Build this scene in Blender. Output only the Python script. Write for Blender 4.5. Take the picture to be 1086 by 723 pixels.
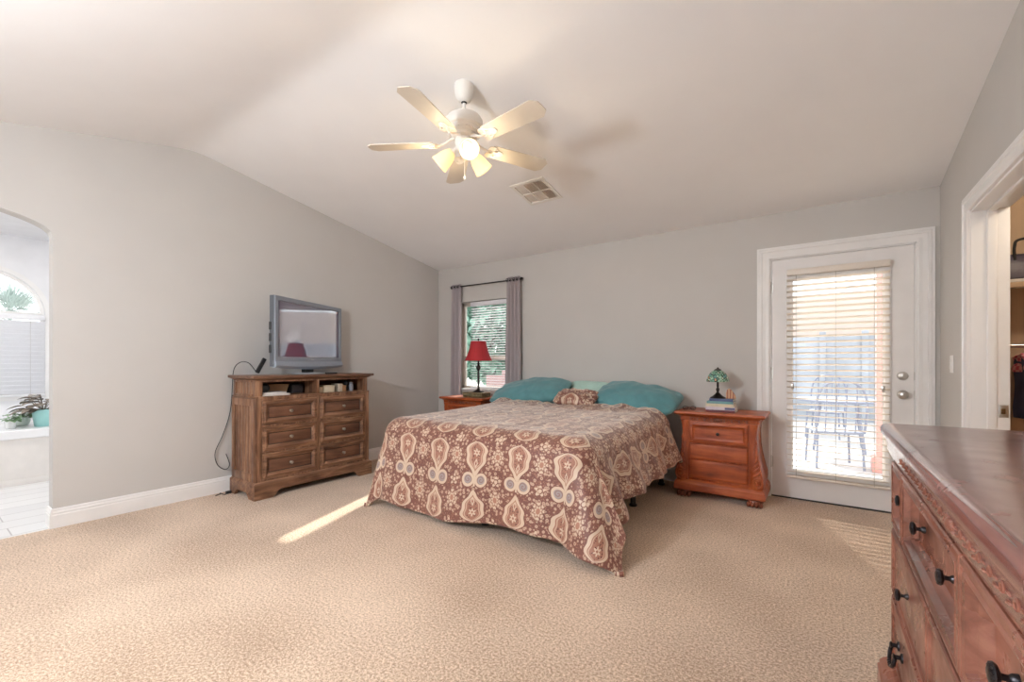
import bpy, bmesh, math, random
from mathutils import Vector, Matrix, noise
import numpy as np
R = math.radians
PI = math.pi
random.seed(7)
for o in list(bpy.data.objects):
    bpy.data.objects.remove(o)
SC = bpy.context.scene
COL = SC.collection

# ------------------------------------------------------------------ camera, world, light, exposure
CAM_H = 1.148
cam_d = bpy.data.cameras.new('camera')
cam_d.sensor_width = 36.0
cam_d.lens = 463.46 / 1086.0 * 36.0
cam_d.shift_y = 23.7 / 1086.0
cam_d.clip_start = 0.02
cam = bpy.data.objects.new('camera', cam_d)
COL.objects.link(cam)
cam.location = (0, 0, CAM_H)
cam.rotation_euler = (R(90), 0, R(35.318))
SC.camera = cam

SC.view_settings.view_transform = 'Standard'
SC.view_settings.look = 'None'
SC.view_settings.gamma = 1.0
SC.view_settings.use_curve_mapping = False
SC.view_settings.exposure = 0.62
SC.cycles.use_denoising = True
SC.cycles.max_bounces = 10
SC.cycles.diffuse_bounces = 7
SC.cycles.glossy_bounces = 4
SC.cycles.transparent_max_bounces = 12
SC.cycles.sample_clamp_indirect = 8.0
SC.cycles.caustics_reflective = False
SC.cycles.caustics_refractive = False

SKY = 1.7
SUN = 6.5
FAN_W = 1.7
FILL_GLOBE = 140.0         # radiance of the added fill globe, unseen behind the camera
world = bpy.data.worlds.new('sky')
SC.world = world
world.use_nodes = True
bgn = world.node_tree.nodes['Background']
bgn.inputs[0].default_value = (0.90, 0.96, 1.0, 1)
bgn.inputs[1].default_value = SKY


def add_light(name, kind, loc, energy, color=(1, 1, 1), **kw):
    l = bpy.data.lights.new(name, kind)
    l.energy = energy
    l.color = color
    for k, v in kw.items():
        if k != 'rot':
            setattr(l, k, v)
    o = bpy.data.objects.new(name, l)
    COL.objects.link(o)
    o.location = loc
    if 'rot' in kw:
        o.rotation_euler = kw['rot']
    return o


sun_dir = Vector((0.31, -0.90, -0.56)).normalized()     # the way sunlight travels
sun = add_light('sun', 'SUN', (-6, 12, 9), SUN, (1.0, 0.95, 0.86), angle=R(0.8))
sun.rotation_euler = sun_dir.to_track_quat('-Z', 'Y').to_euler()


def portal(name, loc, rot, sx, sy):
    o = add_light(name, 'AREA', loc, 1.0, rot=rot, shape='RECTANGLE', size=sx, size_y=sy)
    o.data.cycles.is_portal = True
    return o


# daylight sampling through the openings, seen and added (portals emit nothing themselves)
portal('portal_back_window', (-3.53, 4.56, 1.38), (R(-90), 0, 0), 0.86, 1.16)
portal('portal_balcony_door', (0.105, 4.55, 1.05), (R(-90), 0, 0), 0.66, 1.72)
portal('portal_added_front_window', (-1.9, -1.72, 1.45), (R(90), 0, 0), 2.4, 1.4)
portal('portal_bath_window', (-7.2, 0.30, 1.30), (0, R(-90), 0), 2.0, 1.6)

# ------------------------------------------------------------------ helpers
def S(o, kind='structure'):
    o['kind'] = kind
    return o


def tag(o, label=None, cat=None, group=None, kind=None):
    if label: o['label'] = label
    if cat: o['category'] = cat
    if group: o['group'] = group
    if kind: o['kind'] = kind
    return o


def empty(name, loc, rz=0.0, label=None, cat=None, group=None):
    o = bpy.data.objects.new(name, None)
    o.empty_display_size = 0.1
    COL.objects.link(o)
    o.location = loc
    o.rotation_euler = (0, 0, rz)
    return tag(o, label, cat, group)


def mk(name, bm, mat, parent=None, smooth=35, loc=None, rot=None):
    me = bpy.data.meshes.new(name)
    bmesh.ops.recalc_face_normals(bm, faces=bm.faces[:])
    bm.to_mesh(me)
    bm.free()
    if smooth:
        me.shade_smooth()
        me.set_sharp_from_angle(angle=R(smooth))
    if isinstance(mat, (list, tuple)):
        for m in mat: me.materials.append(m)
    else:
        me.materials.append(mat)
    o = bpy.data.objects.new(name, me)
    COL.objects.link(o)
    if parent: o.parent = parent
    if loc: o.location = loc
    if rot: o.rotation_euler = rot
    return o


def NB():
    return bmesh.new()


def merge(bm, t, M=None):
    if M is not None:
        bmesh.ops.transform(t, matrix=M, verts=t.verts[:])
    me = bpy.data.meshes.new('tmp')
    t.to_mesh(me)
    t.free()
    bm.from_mesh(me)
    bpy.data.meshes.remove(me)


def box(bm, x0, x1, y0, y1, z0, z1, bev=0.0, seg=2, M=None):
    t = bmesh.new()
    vs = [t.verts.new((x, y, z)) for z in (z0, z1) for y in (y0, y1) for x in (x0, x1)]
    for f in ((0, 2, 3, 1), (4, 5, 7, 6), (0, 1, 5, 4), (2, 6, 7, 3), (0, 4, 6, 2), (1, 3, 7, 5)):
        t.faces.new([vs[i] for i in f])
    if bev > 0:
        bmesh.ops.bevel(t, geom=t.edges[:], offset=bev, segments=seg, affect='EDGES', profile=0.5)
    merge(bm, t, M)
    return bm


def loft(bm, loops, cap0=True, cap1=True, closed=True, M=None):
    t = bmesh.new()
    L = [[t.verts.new(p) for p in lp] for lp in loops]
    n = len(L[0])
    for a, b in zip(L, L[1:]):
        for i in range(n if closed else n - 1):
            j = (i + 1) % n
            t.faces.new((a[i], a[j], b[j], b[i]))
    if cap0: t.faces.new(L[0])
    if cap1: t.faces.new(list(reversed(L[-1])))
    merge(bm, t, M)
    return bm


def rects(bm, spec, M=None):
    """spec: (half x, y front, y back, z) loops from the bottom up"""
    return loft(bm, [[(-hx, y0, z), (hx, y0, z), (hx, y1, z), (-hx, y1, z)] for hx, y0, y1, z in spec], M=M)


def panel(bm, x0, x1, z0, z1, y, prof):
    """front panel in the plane y, looking to -y; prof = (inset, outward depth)"""
    return loft(bm, [[(x0 + i, y - d, z0 + i), (x1 - i, y - d, z0 + i), (x1 - i, y - d, z1 - i), (x0 + i, y - d, z1 - i)]
                     for i, d in prof])


def prism(bm, pts, axis, a0, a1, M=None):
    def P(p, a):
        if axis == 'x': return (a, p[0], p[1])
        if axis == 'y': return (p[0], a, p[1])
        return (p[0], p[1], a)
    return loft(bm, [[P(p, a0) for p in pts], [P(p, a1) for p in pts]], M=M)


def lathe(bm, prof, seg=24, M=None, cap=True):
    """prof: (radius, z)"""
    loops = [[(r * math.cos(2 * PI * k / seg), r * math.sin(2 * PI * k / seg), z) for k in range(seg)] for r, z in prof]
    return loft(bm, loops, cap, cap, M=M)


def tube(bm, pts, r, seg=8, M=None):
    pts = [Vector(p) for p in pts]
    rr = r if isinstance(r, (list, tuple)) else [r] * len(pts)
    loops = []
    up = Vector((0, 0, 1))
    prev = None
    for i, p in enumerate(pts):
        d = (pts[min(i + 1, len(pts) - 1)] - pts[max(i - 1, 0)]).normalized()
        if prev is None:
            a = d.orthogonal().normalized() if abs(d.z) > 0.95 else d.cross(up).normalized()
        else:
            a = (prev - d * prev.dot(d)).normalized()
        prev = a
        b = d.cross(a)
        loops.append([p + (a * math.cos(2 * PI * k / seg) + b * math.sin(2 * PI * k / seg)) * rr[i] for k in range(seg)])
    return loft(bm, loops, M=M)


def smooth_path(pts, n=8):
    pts = [Vector(p) for p in pts]
    out = []
    for i in range(len(pts) - 1):
        p0 = pts[max(i - 1, 0)]; p1 = pts[i]; p2 = pts[i + 1]; p3 = pts[min(i + 2, len(pts) - 1)]
        for k in range(n):
            t = k / n
            out.append(0.5 * ((2 * p1) + (p2 - p0) * t + (2 * p0 - 5 * p1 + 4 * p2 - p3) * t * t + (3 * p1 - p0 - 3 * p2 + p3) * t ** 3))
    out.append(pts[-1])
    return out


def blob(bm, c, rx, ry, rz, sub=2, M=None):
    t = bmesh.new()
    bmesh.ops.create_icosphere(t, subdivisions=sub, radius=1.0)
    mat = Matrix.Translation(c) @ Matrix.Diagonal((rx, ry, rz, 1))
    if M is not None: mat = M @ mat
    merge(bm, t, mat)
    return bm


def plate(outer, holes, to3, thick):
    """flat plate with holes; outer / holes are 2D loops, to3(a, b, t) maps to 3D at depth t"""
    bm = bmesh.new()
    edges = []
    for lp in [outer] + holes:
        vs = [bm.verts.new((p[0], p[1], 0)) for p in lp]
        for i in range(len(vs)):
            edges.append(bm.edges.new((vs[i], vs[(i + 1) % len(vs)])))
    bmesh.ops.triangle_fill(bm, use_beauty=True, use_dissolve=False, edges=edges)
    ret = bmesh.ops.extrude_face_region(bm, geom=bm.faces[:])
    for v in ret['geom']:
        if isinstance(v, bmesh.types.BMVert): v.co.z = thick
    for v in bm.verts:
        v.co = Vector(to3(v.co.x, v.co.y, v.co.z))
    return bm


def rloop(a0, a1, b0, b1):
    return [(a0, b0), (a1, b0), (a1, b1), (a0, b1)]


# ------------------------------------------------------------------ materials
def new_mat(name):
    m = bpy.data.materials.new(name)
    m.use_nodes = True
    nt = m.node_tree
    return m, nt, nt.nodes['Principled BSDF']


def pmat(name, col, rough=0.5, metal=0.0, spec=0.5, noise_scale=0, noise_amt=0.0, bump=0.0, bump_scale=200, emit=None, emit_s=0, sheen=0.0, coat=0.0):
    m, nt, b = new_mat(name)
    b.inputs['Roughness'].default_value = rough
    b.inputs['Metallic'].default_value = metal
    b.inputs['Specular IOR Level'].default_value = spec
    b.inputs['Sheen Weight'].default_value = sheen
    b.inputs['Coat Weight'].default_value = coat
    tc = nt.nodes.new('ShaderNodeTexCoord')
    n = nt.nodes.new('ShaderNodeTexNoise')
    n.inputs['Scale'].default_value = noise_scale or 6.0
    n.inputs['Detail'].default_value = 4
    nt.links.new(tc.outputs['Object'], n.inputs['Vector'])
    r = nt.nodes.new('ShaderNodeValToRGB')
    a = noise_amt if noise_amt else 0.03
    r.color_ramp.elements[0].position = 0.3
    r.color_ramp.elements[1].position = 0.7
    r.color_ramp.elements[0].color = tuple(max(0, c * (1 - a)) for c in col) + (1,)
    r.color_ramp.elements[1].color = tuple(min(1, c * (1 + a)) for c in col) + (1,)
    nt.links.new(n.outputs['Fac'], r.inputs['Fac'])
    nt.links.new(r.outputs['Color'], b.inputs['Base Color'])
    if bump:
        n2 = nt.nodes.new('ShaderNodeTexNoise')
        n2.inputs['Scale'].default_value = bump_scale
        n2.inputs['Detail'].default_value = 3
        nt.links.new(tc.outputs['Object'], n2.inputs['Vector'])
        bp = nt.nodes.new('ShaderNodeBump')
        bp.inputs['Strength'].default_value = bump
        bp.inputs['Distance'].default_value = 0.002
        nt.links.new(n2.outputs['Fac'], bp.inputs['Height'])
        nt.links.new(bp.outputs['Normal'], b.inputs['Normal'])
    if emit:
        b.inputs['Emission Color'].default_value = tuple(emit) + (1,)
        b.inputs['Emission Strength'].default_value = emit_s
    return m


def wood(name, dark, mid, light, axis='x', rough=0.4, scale=1.0, coat=0.0, wear=0.0, knots=0.35):
    m, nt, b = new_mat(name)
    L = nt.links.new
    tc = nt.nodes.new('ShaderNodeTexCoord')
    mp = nt.nodes.new('ShaderNodeMapping')
    long, short = 1.6 * scale, 16.0 * scale
    mp.inputs['Scale'].default_value = {'x': (long, short, short), 'y': (short, long, short), 'z': (short, short, long)}[axis]
    L(tc.outputs['Object'], mp.inputs['Vector'])
    n1 = nt.nodes.new('ShaderNodeTexNoise')
    n1.inputs['Scale'].default_value = 1.3
    n1.inputs['Detail'].default_value = 6
    n1.inputs['Roughness'].default_value = 0.65
    n1.inputs['Distortion'].default_value = 0.8
    L(mp.outputs['Vector'], n1.inputs['Vector'])
    n2 = nt.nodes.new('ShaderNodeTexNoise')
    n2.inputs['Scale'].default_value = 5.0
    n2.inputs['Detail'].default_value = 3
    L(tc.outputs['Object'], n2.inputs['Vector'])
    mx = nt.nodes.new('ShaderNodeMix')
    mx.data_type = 'FLOAT'
    mx.inputs[0].default_value = knots
    L(n1.outputs['Fac'], mx.inputs[2]); L(n2.outputs['Fac'], mx.inputs[3])
    r = nt.nodes.new('ShaderNodeValToRGB')
    e = r.color_ramp.elements
    e[0].position = 0.33; e[0].color = dark + (1,)
    e[1].position = 0.68; e[1].color = light + (1,)
    x = e.new(0.5); x.color = mid + (1,)
    L(mx.outputs[0], r.inputs['Fac'])
    L(r.outputs['Color'], b.inputs['Base Color'])
    b.inputs['Roughness'].default_value = rough
    b.inputs['Coat Weight'].default_value = coat
    b.inputs['Coat Roughness'].default_value = 0.2
    bp = nt.nodes.new('ShaderNodeBump')
    bp.inputs['Strength'].default_value = 0.25
    bp.inputs['Distance'].default_value = 0.002
    L(n1.outputs['Fac'], bp.inputs['Height'])
    L(bp.outputs['Normal'], b.inputs['Normal'])
    if wear:
        n3 = nt.nodes.new('ShaderNodeTexNoise')
        n3.inputs['Scale'].default_value = 14
        n3.inputs['Detail'].default_value = 5
        L(tc.outputs['Object'], n3.inputs['Vector'])
        mr = nt.nodes.new('ShaderNodeMapRange')
        mr.inputs[1].default_value = 0.35; mr.inputs[2].default_value = 0.7
        mr.inputs[3].default_value = rough - wear; mr.inputs[4].default_value = rough + wear
        L(n3.outputs['Fac'], mr.inputs[0])
        L(mr.outputs[0], b.inputs['Roughness'])
    return m


def glass_mat(name, tint=(1, 1, 1)):
    m = bpy.data.materials.new(name)
    m.use_nodes = True
    nt = m.node_tree
    nt.nodes.clear()
    out = nt.nodes.new('ShaderNodeOutputMaterial')
    tr = nt.nodes.new('ShaderNodeBsdfTransparent')
    tr.inputs[0].default_value = tint + (1,)
    gl = nt.nodes.new('ShaderNodeBsdfGlossy')
    gl.inputs['Roughness'].default_value = 0.02
    fr = nt.nodes.new('ShaderNodeFresnel')
    fr.inputs[0].default_value = 1.3
    mx = nt.nodes.new('ShaderNodeMixShader')
    nt.links.new(fr.outputs[0], mx.inputs[0])
    nt.links.new(tr.outputs[0], mx.inputs[1])
    nt.links.new(gl.outputs[0], mx.inputs[2])
    nt.links.new(mx.outputs[0], out.inputs[0])
    return m


def translucent_mat(name, col, trans=0.5, rough=0.6, emit_s=0.0, emit=(1, 1, 1)):
    m, nt, b = new_mat(name)
    out = nt.nodes['Material Output']
    tc = nt.nodes.new('ShaderNodeTexCoord')
    n = nt.nodes.new('ShaderNodeTexNoise')
    n.inputs['Scale'].default_value = 60
    nt.links.new(tc.outputs['Object'], n.inputs['Vector'])
    r = nt.nodes.new('ShaderNodeValToRGB')
    r.color_ramp.elements[0].color = tuple(c * 0.95 for c in col) + (1,)
    r.color_ramp.elements[1].color = tuple(min(1, c * 1.04) for c in col) + (1,)
    nt.links.new(n.outputs['Fac'], r.inputs['Fac'])
    nt.links.new(r.outputs['Color'], b.inputs['Base Color'])
    b.inputs['Roughness'].default_value = rough
    t = nt.nodes.new('ShaderNodeBsdfTranslucent')
    nt.links.new(r.outputs['Color'], t.inputs[0])
    mx = nt.nodes.new('ShaderNodeMixShader')
    mx.inputs[0].default_value = trans
    nt.links.new(b.outputs[0], mx.inputs[1])
    nt.links.new(t.outputs[0], mx.inputs[2])
    nt.links.new(mx.outputs[0], out.inputs[0])
    if emit_s:
        b.inputs['Emission Color'].default_value = emit + (1,)
        b.inputs['Emission Strength'].default_value = emit_s
    return m


class NX:
    """tiny arithmetic wrapper around Math nodes, used for the woven pattern"""
    nt = None

    def __init__(s, sock): s.s = sock

    @staticmethod
    def op(o, *a):
        n = NX.nt.nodes.new('ShaderNodeMath')
        n.operation = o
        for i, v in enumerate(a):
            if isinstance(v, NX): NX.nt.links.new(v.s, n.inputs[i])
            else: n.inputs[i].default_value = v
        return NX(n.outputs[0])

    def __add__(s, o): return NX.op('ADD', s, o)
    def __radd__(s, o): return NX.op('ADD', s, o)
    def __sub__(s, o): return NX.op('SUBTRACT', s, o)
    def __rsub__(s, o): return NX.op('SUBTRACT', o, s)
    def __mul__(s, o): return NX.op('MULTIPLY', s, o)
    def __rmul__(s, o): return NX.op('MULTIPLY', s, o)
    def __truediv__(s, o): return NX.op('DIVIDE', s, o)
    def abs(s): return NX.op('ABSOLUTE', s)
    def sqrt(s): return NX.op('SQRT', NX.op('MAXIMUM', s, 0.0))
    def sin(s): return NX.op('SINE', s)
    def cos(s): return NX.op('COSINE', s)
    def lt(s, o): return NX.op('LESS_THAN', s, o)
    def gt(s, o): return NX.op('GREATER_THAN', s, o)
    def max(s, o): return NX.op('MAXIMUM', s, o)
    def min(s, o): return NX.op('MINIMUM', s, o)
    def fract(s): return NX.op('FRACT', s)
    def floor(s): return NX.op('FLOOR', s)


def ring(d, w):            # 1 where |d| < w
    return d.abs().lt(w)


def damask_mat():
    m, nt, b = new_mat('brocade')
    NX.nt = nt
    L = nt.links.new
    uvn = nt.nodes.new('ShaderNodeUVMap')
    uvn.uv_map = 'UVMap'
    wob = nt.nodes.new('ShaderNodeTexNoise')
    wob.inputs['Scale'].default_value = 9
    wob.inputs['Detail'].default_value = 1
    L(uvn.outputs[0], wob.inputs['Vector'])
    va = nt.nodes.new('ShaderNodeVectorMath'); va.operation = 'SUBTRACT'
    L(wob.outputs['Color'], va.inputs[0]); va.inputs[1].default_value = (0.5, 0.5, 0.5)
    vs = nt.nodes.new('ShaderNodeVectorMath'); vs.operation = 'SCALE'
    L(va.outputs[0], vs.inputs[0]); vs.inputs['Scale'].default_value = 0.018
    vv = nt.nodes.new('ShaderNodeVectorMath'); vv.operation = 'ADD'
    L(uvn.outputs[0], vv.inputs[0]); L(vs.outputs[0], vv.inputs[1])
    sp = nt.nodes.new('ShaderNodeSeparateXYZ')
    L(vv.outputs[0], sp.inputs[0])
    U, V = NX(sp.outputs[0]), NX(sp.outputs[1])
    PX, PY = 0.35, 0.60

    def cell(ox, oy, px=PX, py=PY):
        return ((U / px + ox).fract() - 0.5) * px, ((V / py + oy).fract() - 0.5) * py
    # pear medallion with a pointed top
    x, y = cell(0.0, 0.0)
    upper = y.gt(-0.055)
    y1 = (0.150 - y) * upper + (y + 0.178) * (1.0 - upper)
    t = (y1 / (0.108 + 0.014 * upper))
    tt = t.max(-1.0).min(1.0)
    w = (1.0 - tt) * (tt + 1.0).sqrt() * 0.083 + 0.006 * (tt * 8.0).sin()
    d = x.abs() - w
    inside = t.abs().lt(1.0)
    pear = ((d.lt(0.0)) * (d.gt(-0.026))) * inside
    pear_in = ring(d + 0.037, 0.004) * inside
    core_r = (x * x + (y1 + 0.045) * (y1 + 0.045)).sqrt()
    ang = NX.op('ARCTAN2', x, y1 + 0.045)
    core = (core_r - (0.022 + 0.008 * (ang * 6.0).cos())).lt(0.0) - core_r.lt(0.008)
    drop = ((x.abs() * 2.2 + (y1 - 0.035).abs() - 0.035).lt(0.0)) - ((x.abs() * 2.2 + (y1 - 0.035).abs() - 0.018).lt(0.0))
    # pair of scrolls under the pear
    cx = x.abs() - 0.052
    cr = (cx * cx + (y - 0.002) * (y - 0.002)).sqrt()
    scroll = ring(cr - 0.041, 0.0095)
    scroll_fill = cr.lt(0.034)
    spiral = ((cr * 330.0) + NX.op('ARCTAN2', cx, y - 0.002)).sin().gt(0.1) * scroll_fill
    stem = (x.abs().lt(0.007)) * ((y - 0.005).abs().lt(0.05))
    # rosette in the half-drop
    x2, y2 = cell(0.5, 0.0, py=0.30)
    y2 = y2 - 0.02
    r2 = (x2 * x2 + y2 * y2 * 0.62).sqrt()
    a2 = NX.op('ARCTAN2', x2, y2)
    pet = 0.047 + 0.012 * (a2 * 8.0).cos()
    ros = (r2 - pet).lt(0.0)
    ros_line = ((r2 * 260.0) + (a2 * 8.0).cos() * 1.4).sin().gt(0.15) * ros
    ros_core = r2.lt(0.016)
    x3, y3 = cell(0.5, 0.5, py=0.30)
    r3 = (x3 * x3 + y3 * y3).sqrt()
    a3 = NX.op('ARCTAN2', x3, y3)
    fl = (r3 - (0.030 + 0.010 * (a3 * 5.0).cos())).lt(0.0) - ring(r3 - 0.017, 0.004)
    # small scattered flowers and dots
    vo = nt.nodes.new('ShaderNodeTexVoronoi')
    vo.inputs['Scale'].default_value = 38
    vo.inputs['Randomness'].default_value = 0.75
    L(uvn.outputs[0], vo.inputs['Vector'])
    vd = NX(vo.outputs['Distance'])
    dot = vd.lt(0.42) - vd.lt(0.13)
    vo2 = nt.nodes.new('ShaderNodeTexVoronoi')
    vo2.inputs['Scale'].default_value = 78
    L(uvn.outputs[0], vo2.inputs['Vector'])
    dot2 = NX(vo2.outputs['Distance']).lt(0.33)

    def mix(fac, c0, c1):
        n = nt.nodes.new('ShaderNodeMix')
        n.data_type = 'RGBA'
        if isinstance(fac, NX): L(fac.s, n.inputs[0])
        else: n.inputs[0].default_value = fac
        for i, c in ((6, c0), (7, c1)):
            if isinstance(c, tuple): n.inputs[i].default_value = c + (1,)
            else: L(c, n.inputs[i])
        return n.outputs[2]
    big = nt.nodes.new('ShaderNodeTexNoise')
    big.inputs['Scale'].default_value = 7
    L(uvn.outputs[0], big.inputs['Vector'])
    BEIGE, SAND, GREY, RUST, DARK, BROWN = (0.62, 0.48, 0.36), (0.55, 0.375, 0.275), (0.33, 0.28, 0.28), (0.40, 0.19, 0.13), (0.115, 0.037, 0.029), (0.25, 0.103, 0.073)
    c = mix(NX(big.outputs['Fac']), DARK, BROWN)
    c = mix(dot2 * 0.7, c, RUST)
    free = (1.0 - ((d.lt(0.012)) * inside)) * (1.0 - cr.lt(0.058)) * (1.0 - ros)
    c = mix(dot * free * 0.85, c, SAND)
    c = mix(((d.lt(-0.026)) * inside) * 0.75, c, RUST)
    c = mix(dot2 * ((d.lt(-0.045)) * inside), c, DARK)
    c = mix(pear_in, c, SAND)
    c = mix(scroll_fill, c, GREY)
    c = mix(spiral * 0.6, c, BROWN)
    c = mix(ros, c, BEIGE)
    c = mix(ros_line * 0.8, c, BROWN)
    c = mix(ros_core, c, RUST)
    c = mix(fl.max(0.0), c, BEIGE)
    c = mix((pear.max(scroll)).max(stem), c, BEIGE)
    c = mix(core.max(drop).max(0.0), c, BEIGE)
    L(c, b.inputs['Base Color'])
    b.inputs['Roughness'].default_value = 0.45
    b.inputs['Sheen Weight'].default_value = 0.7
    b.inputs['Sheen Tint'].default_value = (1.0, 0.90, 0.82, 1)
    b.inputs['Sheen Roughness'].default_value = 0.4
    b.inputs['Specular IOR Level'].default_value = 0.45
    wv = nt.nodes.new('ShaderNodeTexNoise')
    wv.inputs['Scale'].default_value = 38
    wv.inputs['Detail'].default_value = 4
    L(uvn.outputs[0], wv.inputs['Vector'])
    bp = nt.nodes.new('ShaderNodeBump')
    bp.inputs['Strength'].default_value = 0.35
    bp.inputs['Distance'].default_value = 0.01
    L(wv.outputs['Fac'], bp.inputs['Height'])
    L(bp.outputs['Normal'], b.inputs['Normal'])
    return m


def carpet_mat():
    m, nt, b = new_mat('carpet_pile')
    L = nt.links.new
    tc = nt.nodes.new('ShaderNodeTexCoord')
    def nz(scale, detail=3):
        n = nt.nodes.new('ShaderNodeTexNoise')
        n.inputs['Scale'].default_value = scale
        n.inputs['Detail'].default_value = detail
        L(tc.outputs['Object'], n.inputs['Vector'])
        return n
    big, midn, fine = nz(1.3, 2), nz(95, 3), nz(240, 2)
    r = nt.nodes.new('ShaderNodeValToRGB')
    e = r.color_ramp.elements
    e[0].position = 0.41; e[0].color = (0.32, 0.205, 0.130, 1)
    e[1].position = 0.60; e[1].color = (0.87, 0.685, 0.520, 1)
    mx = nt.nodes.new('ShaderNodeMix'); mx.data_type = 'FLOAT'
    mx.inputs[0].default_value = 0.5
    L(midn.outputs['Fac'], mx.inputs[2]); L(fine.outputs['Fac'], mx.inputs[3])
    mx2 = nt.nodes.new('ShaderNodeMix'); mx2.data_type = 'FLOAT'
    mx2.inputs[0].default_value = 0.18
    L(mx.outputs[0], mx2.inputs[2]); L(big.outputs['Fac'], mx2.inputs[3])
    L(mx2.outputs[0], r.inputs['Fac'])
    L(r.outputs['Color'], b.inputs['Base Color'])
    b.inputs['Roughness'].default_value = 0.95
    b.inputs['Specular IOR Level'].default_value = 0.1
    b.inputs['Sheen Weight'].default_value = 0.25
    bp = nt.nodes.new('ShaderNodeBump')
    bp.inputs['Strength'].default_value = 0.7
    bp.inputs['Distance'].default_value = 0.008
    L(mx.outputs[0], bp.inputs['Height'])
    L(bp.outputs['Normal'], b.inputs['Normal'])
    return m


def tile_mat():
    m, nt, b = new_mat('white_plank_tile')
    L = nt.links.new
    tc = nt.nodes.new('ShaderNodeTexCoord')
    mp = nt.nodes.new('ShaderNodeMapping')
    mp.inputs['Rotation'].default_value = (0, 0, R(90))
    L(tc.outputs['Object'], mp.inputs['Vector'])
    br = nt.nodes.new('ShaderNodeTexBrick')
    br.inputs['Scale'].default_value = 1.0
    br.inputs['Brick Width'].default_value = 0.9
    br.inputs['Row Height'].default_value = 0.21
    br.inputs['Mortar Size'].default_value = 0.004
    br.inputs['Color1'].default_value = (0.80, 0.80, 0.80, 1)
    br.inputs['Color2'].default_value = (0.74, 0.74, 0.75, 1)
    br.inputs['Mortar'].default_value = (0.52, 0.51, 0.51, 1)
    L(mp.outputs['Vector'], br.inputs['Vector'])
    L(br.outputs['Color'], b.inputs['Base Color'])
    b.inputs['Roughness'].default_value = 0.25
    return m


M = {}
M['wall'] = pmat('greige_wall_paint', (0.556, 0.537, 0.514), 0.75, noise_scale=3, noise_amt=0.015, bump=0.15, bump_scale=130)
M['ceil'] = pmat('white_ceiling_paint', (0.86, 0.855, 0.86), 0.85, noise_scale=3, noise_amt=0.012, bump=0.2, bump_scale=110)
M['trim'] = pmat('white_trim_paint', (0.82, 0.81, 0.80), 0.35, bump=0.05, bump_scale=60)
M['doorpaint'] = pmat('white_door_paint', (0.80, 0.78, 0.77), 0.4)
M['bathwall'] = pmat('pale_bathroom_paint', (0.80, 0.80, 0.82), 0.7, bump=0.1)
M['tub'] = pmat('white_acrylic', (0.86, 0.86, 0.87), 0.25)
M['apron'] = pmat('cream_stone_apron', (0.78, 0.74, 0.70), 0.4, noise_scale=8, noise_amt=0.04)
M['closetwall'] = pmat('tan_closet_paint', (0.60, 0.46, 0.33), 0.8)
M['carpet'] = carpet_mat()
M['tile'] = tile_mat()
M['glass'] = glass_mat('clear_glass')
M['slat'] = translucent_mat('cream_blind_slat', (0.80, 0.73, 0.65), 0.05, 0.45)
M['whiteslat'] = translucent_mat('white_blind_slat', (0.88, 0.88, 0.90), 0.18, 0.45)
M['cord'] = pmat('grey_cord', (0.45, 0.42, 0.38), 0.8)
M['chrome'] = pmat('brushed_nickel', (0.62, 0.60, 0.57), 0.28, 1.0)
M['black'] = pmat('black_plastic', (0.02, 0.02, 0.022), 0.4)
M['darkmetal'] = pmat('dark_bronze_metal', (0.05, 0.042, 0.04), 0.38, 0.9, noise_scale=40, noise_amt=0.25)
M['silver'] = pmat('silver_grey_plastic', (0.26, 0.29, 0.34), 0.35, 0.2)
M['rod'] = pmat('black_rod_metal', (0.04, 0.035, 0.035), 0.4, 0.6)
M['fanwhite'] = pmat('white_enamel', (0.80, 0.78, 0.74), 0.3)
M['blade'] = pmat('cream_blade_laminate', (0.64, 0.585, 0.51), 0.42, noise_scale=5, noise_amt=0.05)
M['damask'] = damask_mat()
M['brocade2'] = M['damask']
M['teal'] = pmat('teal_cotton', (0.085, 0.245, 0.270), 0.75, noise_scale=14, noise_amt=0.10, bump=0.5, bump_scale=45, sheen=0.3)
M['mint'] = pmat('mint_cotton', (0.42, 0.62, 0.55), 0.8, noise_scale=12, noise_amt=0.06, bump=0.4, bump_scale=45, sheen=0.2)
M['white_fabric'] = pmat('white_mattress_fabric', (0.74, 0.74, 0.74), 0.85, bump=0.3, bump_scale=90)
M['curtain'] = translucent_mat('mauve_grey_curtain', (0.45, 0.40, 0.415), 0.10, 0.7)
M['shade_red'] = translucent_mat('red_silk_shade', (0.62, 0.045, 0.055), 0.35, 0.6)
# woods
CH = ((0.055, 0.022, 0.012), (0.205, 0.098, 0.052), (0.43, 0.245, 0.145))
M['chest_h'] = wood('chest_wood_horizontal', *CH, axis='x', rough=0.42, wear=0.1, knots=0.2)
M['chest_v'] = wood('chest_wood_vertical', *CH, axis='z', rough=0.42, wear=0.1, knots=0.2)
M['chest_top'] = wood('chest_top_wood', (0.07, 0.032, 0.02), (0.16, 0.08, 0.048), (0.25, 0.14, 0.09), axis='x', rough=0.35)
M['chest_in'] = wood('chest_recess_wood', (0.05, 0.02, 0.012), (0.15, 0.065, 0.036), (0.26, 0.125, 0.07), axis='x', rough=0.45)
NS = ((0.13, 0.021, 0.007), (0.36, 0.072, 0.018), (0.52, 0.140, 0.038))
M['ns_h'] = wood('cherry_wood_horizontal', *NS, axis='x', rough=0.42, coat=0.08, wear=0.08)
M['ns_v'] = wood('cherry_wood_vertical', *NS, axis='z', rough=0.42, coat=0.08, wear=0.08)
M['ns_dark'] = wood('cherry_wood_carved', (0.07, 0.018, 0.010), (0.22, 0.060, 0.030), (0.36, 0.12, 0.06), axis='z', rough=0.38, scale=1.6)
DR = ((0.075, 0.024, 0.016), (0.215, 0.078, 0.050), (0.35, 0.152, 0.106))
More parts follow.
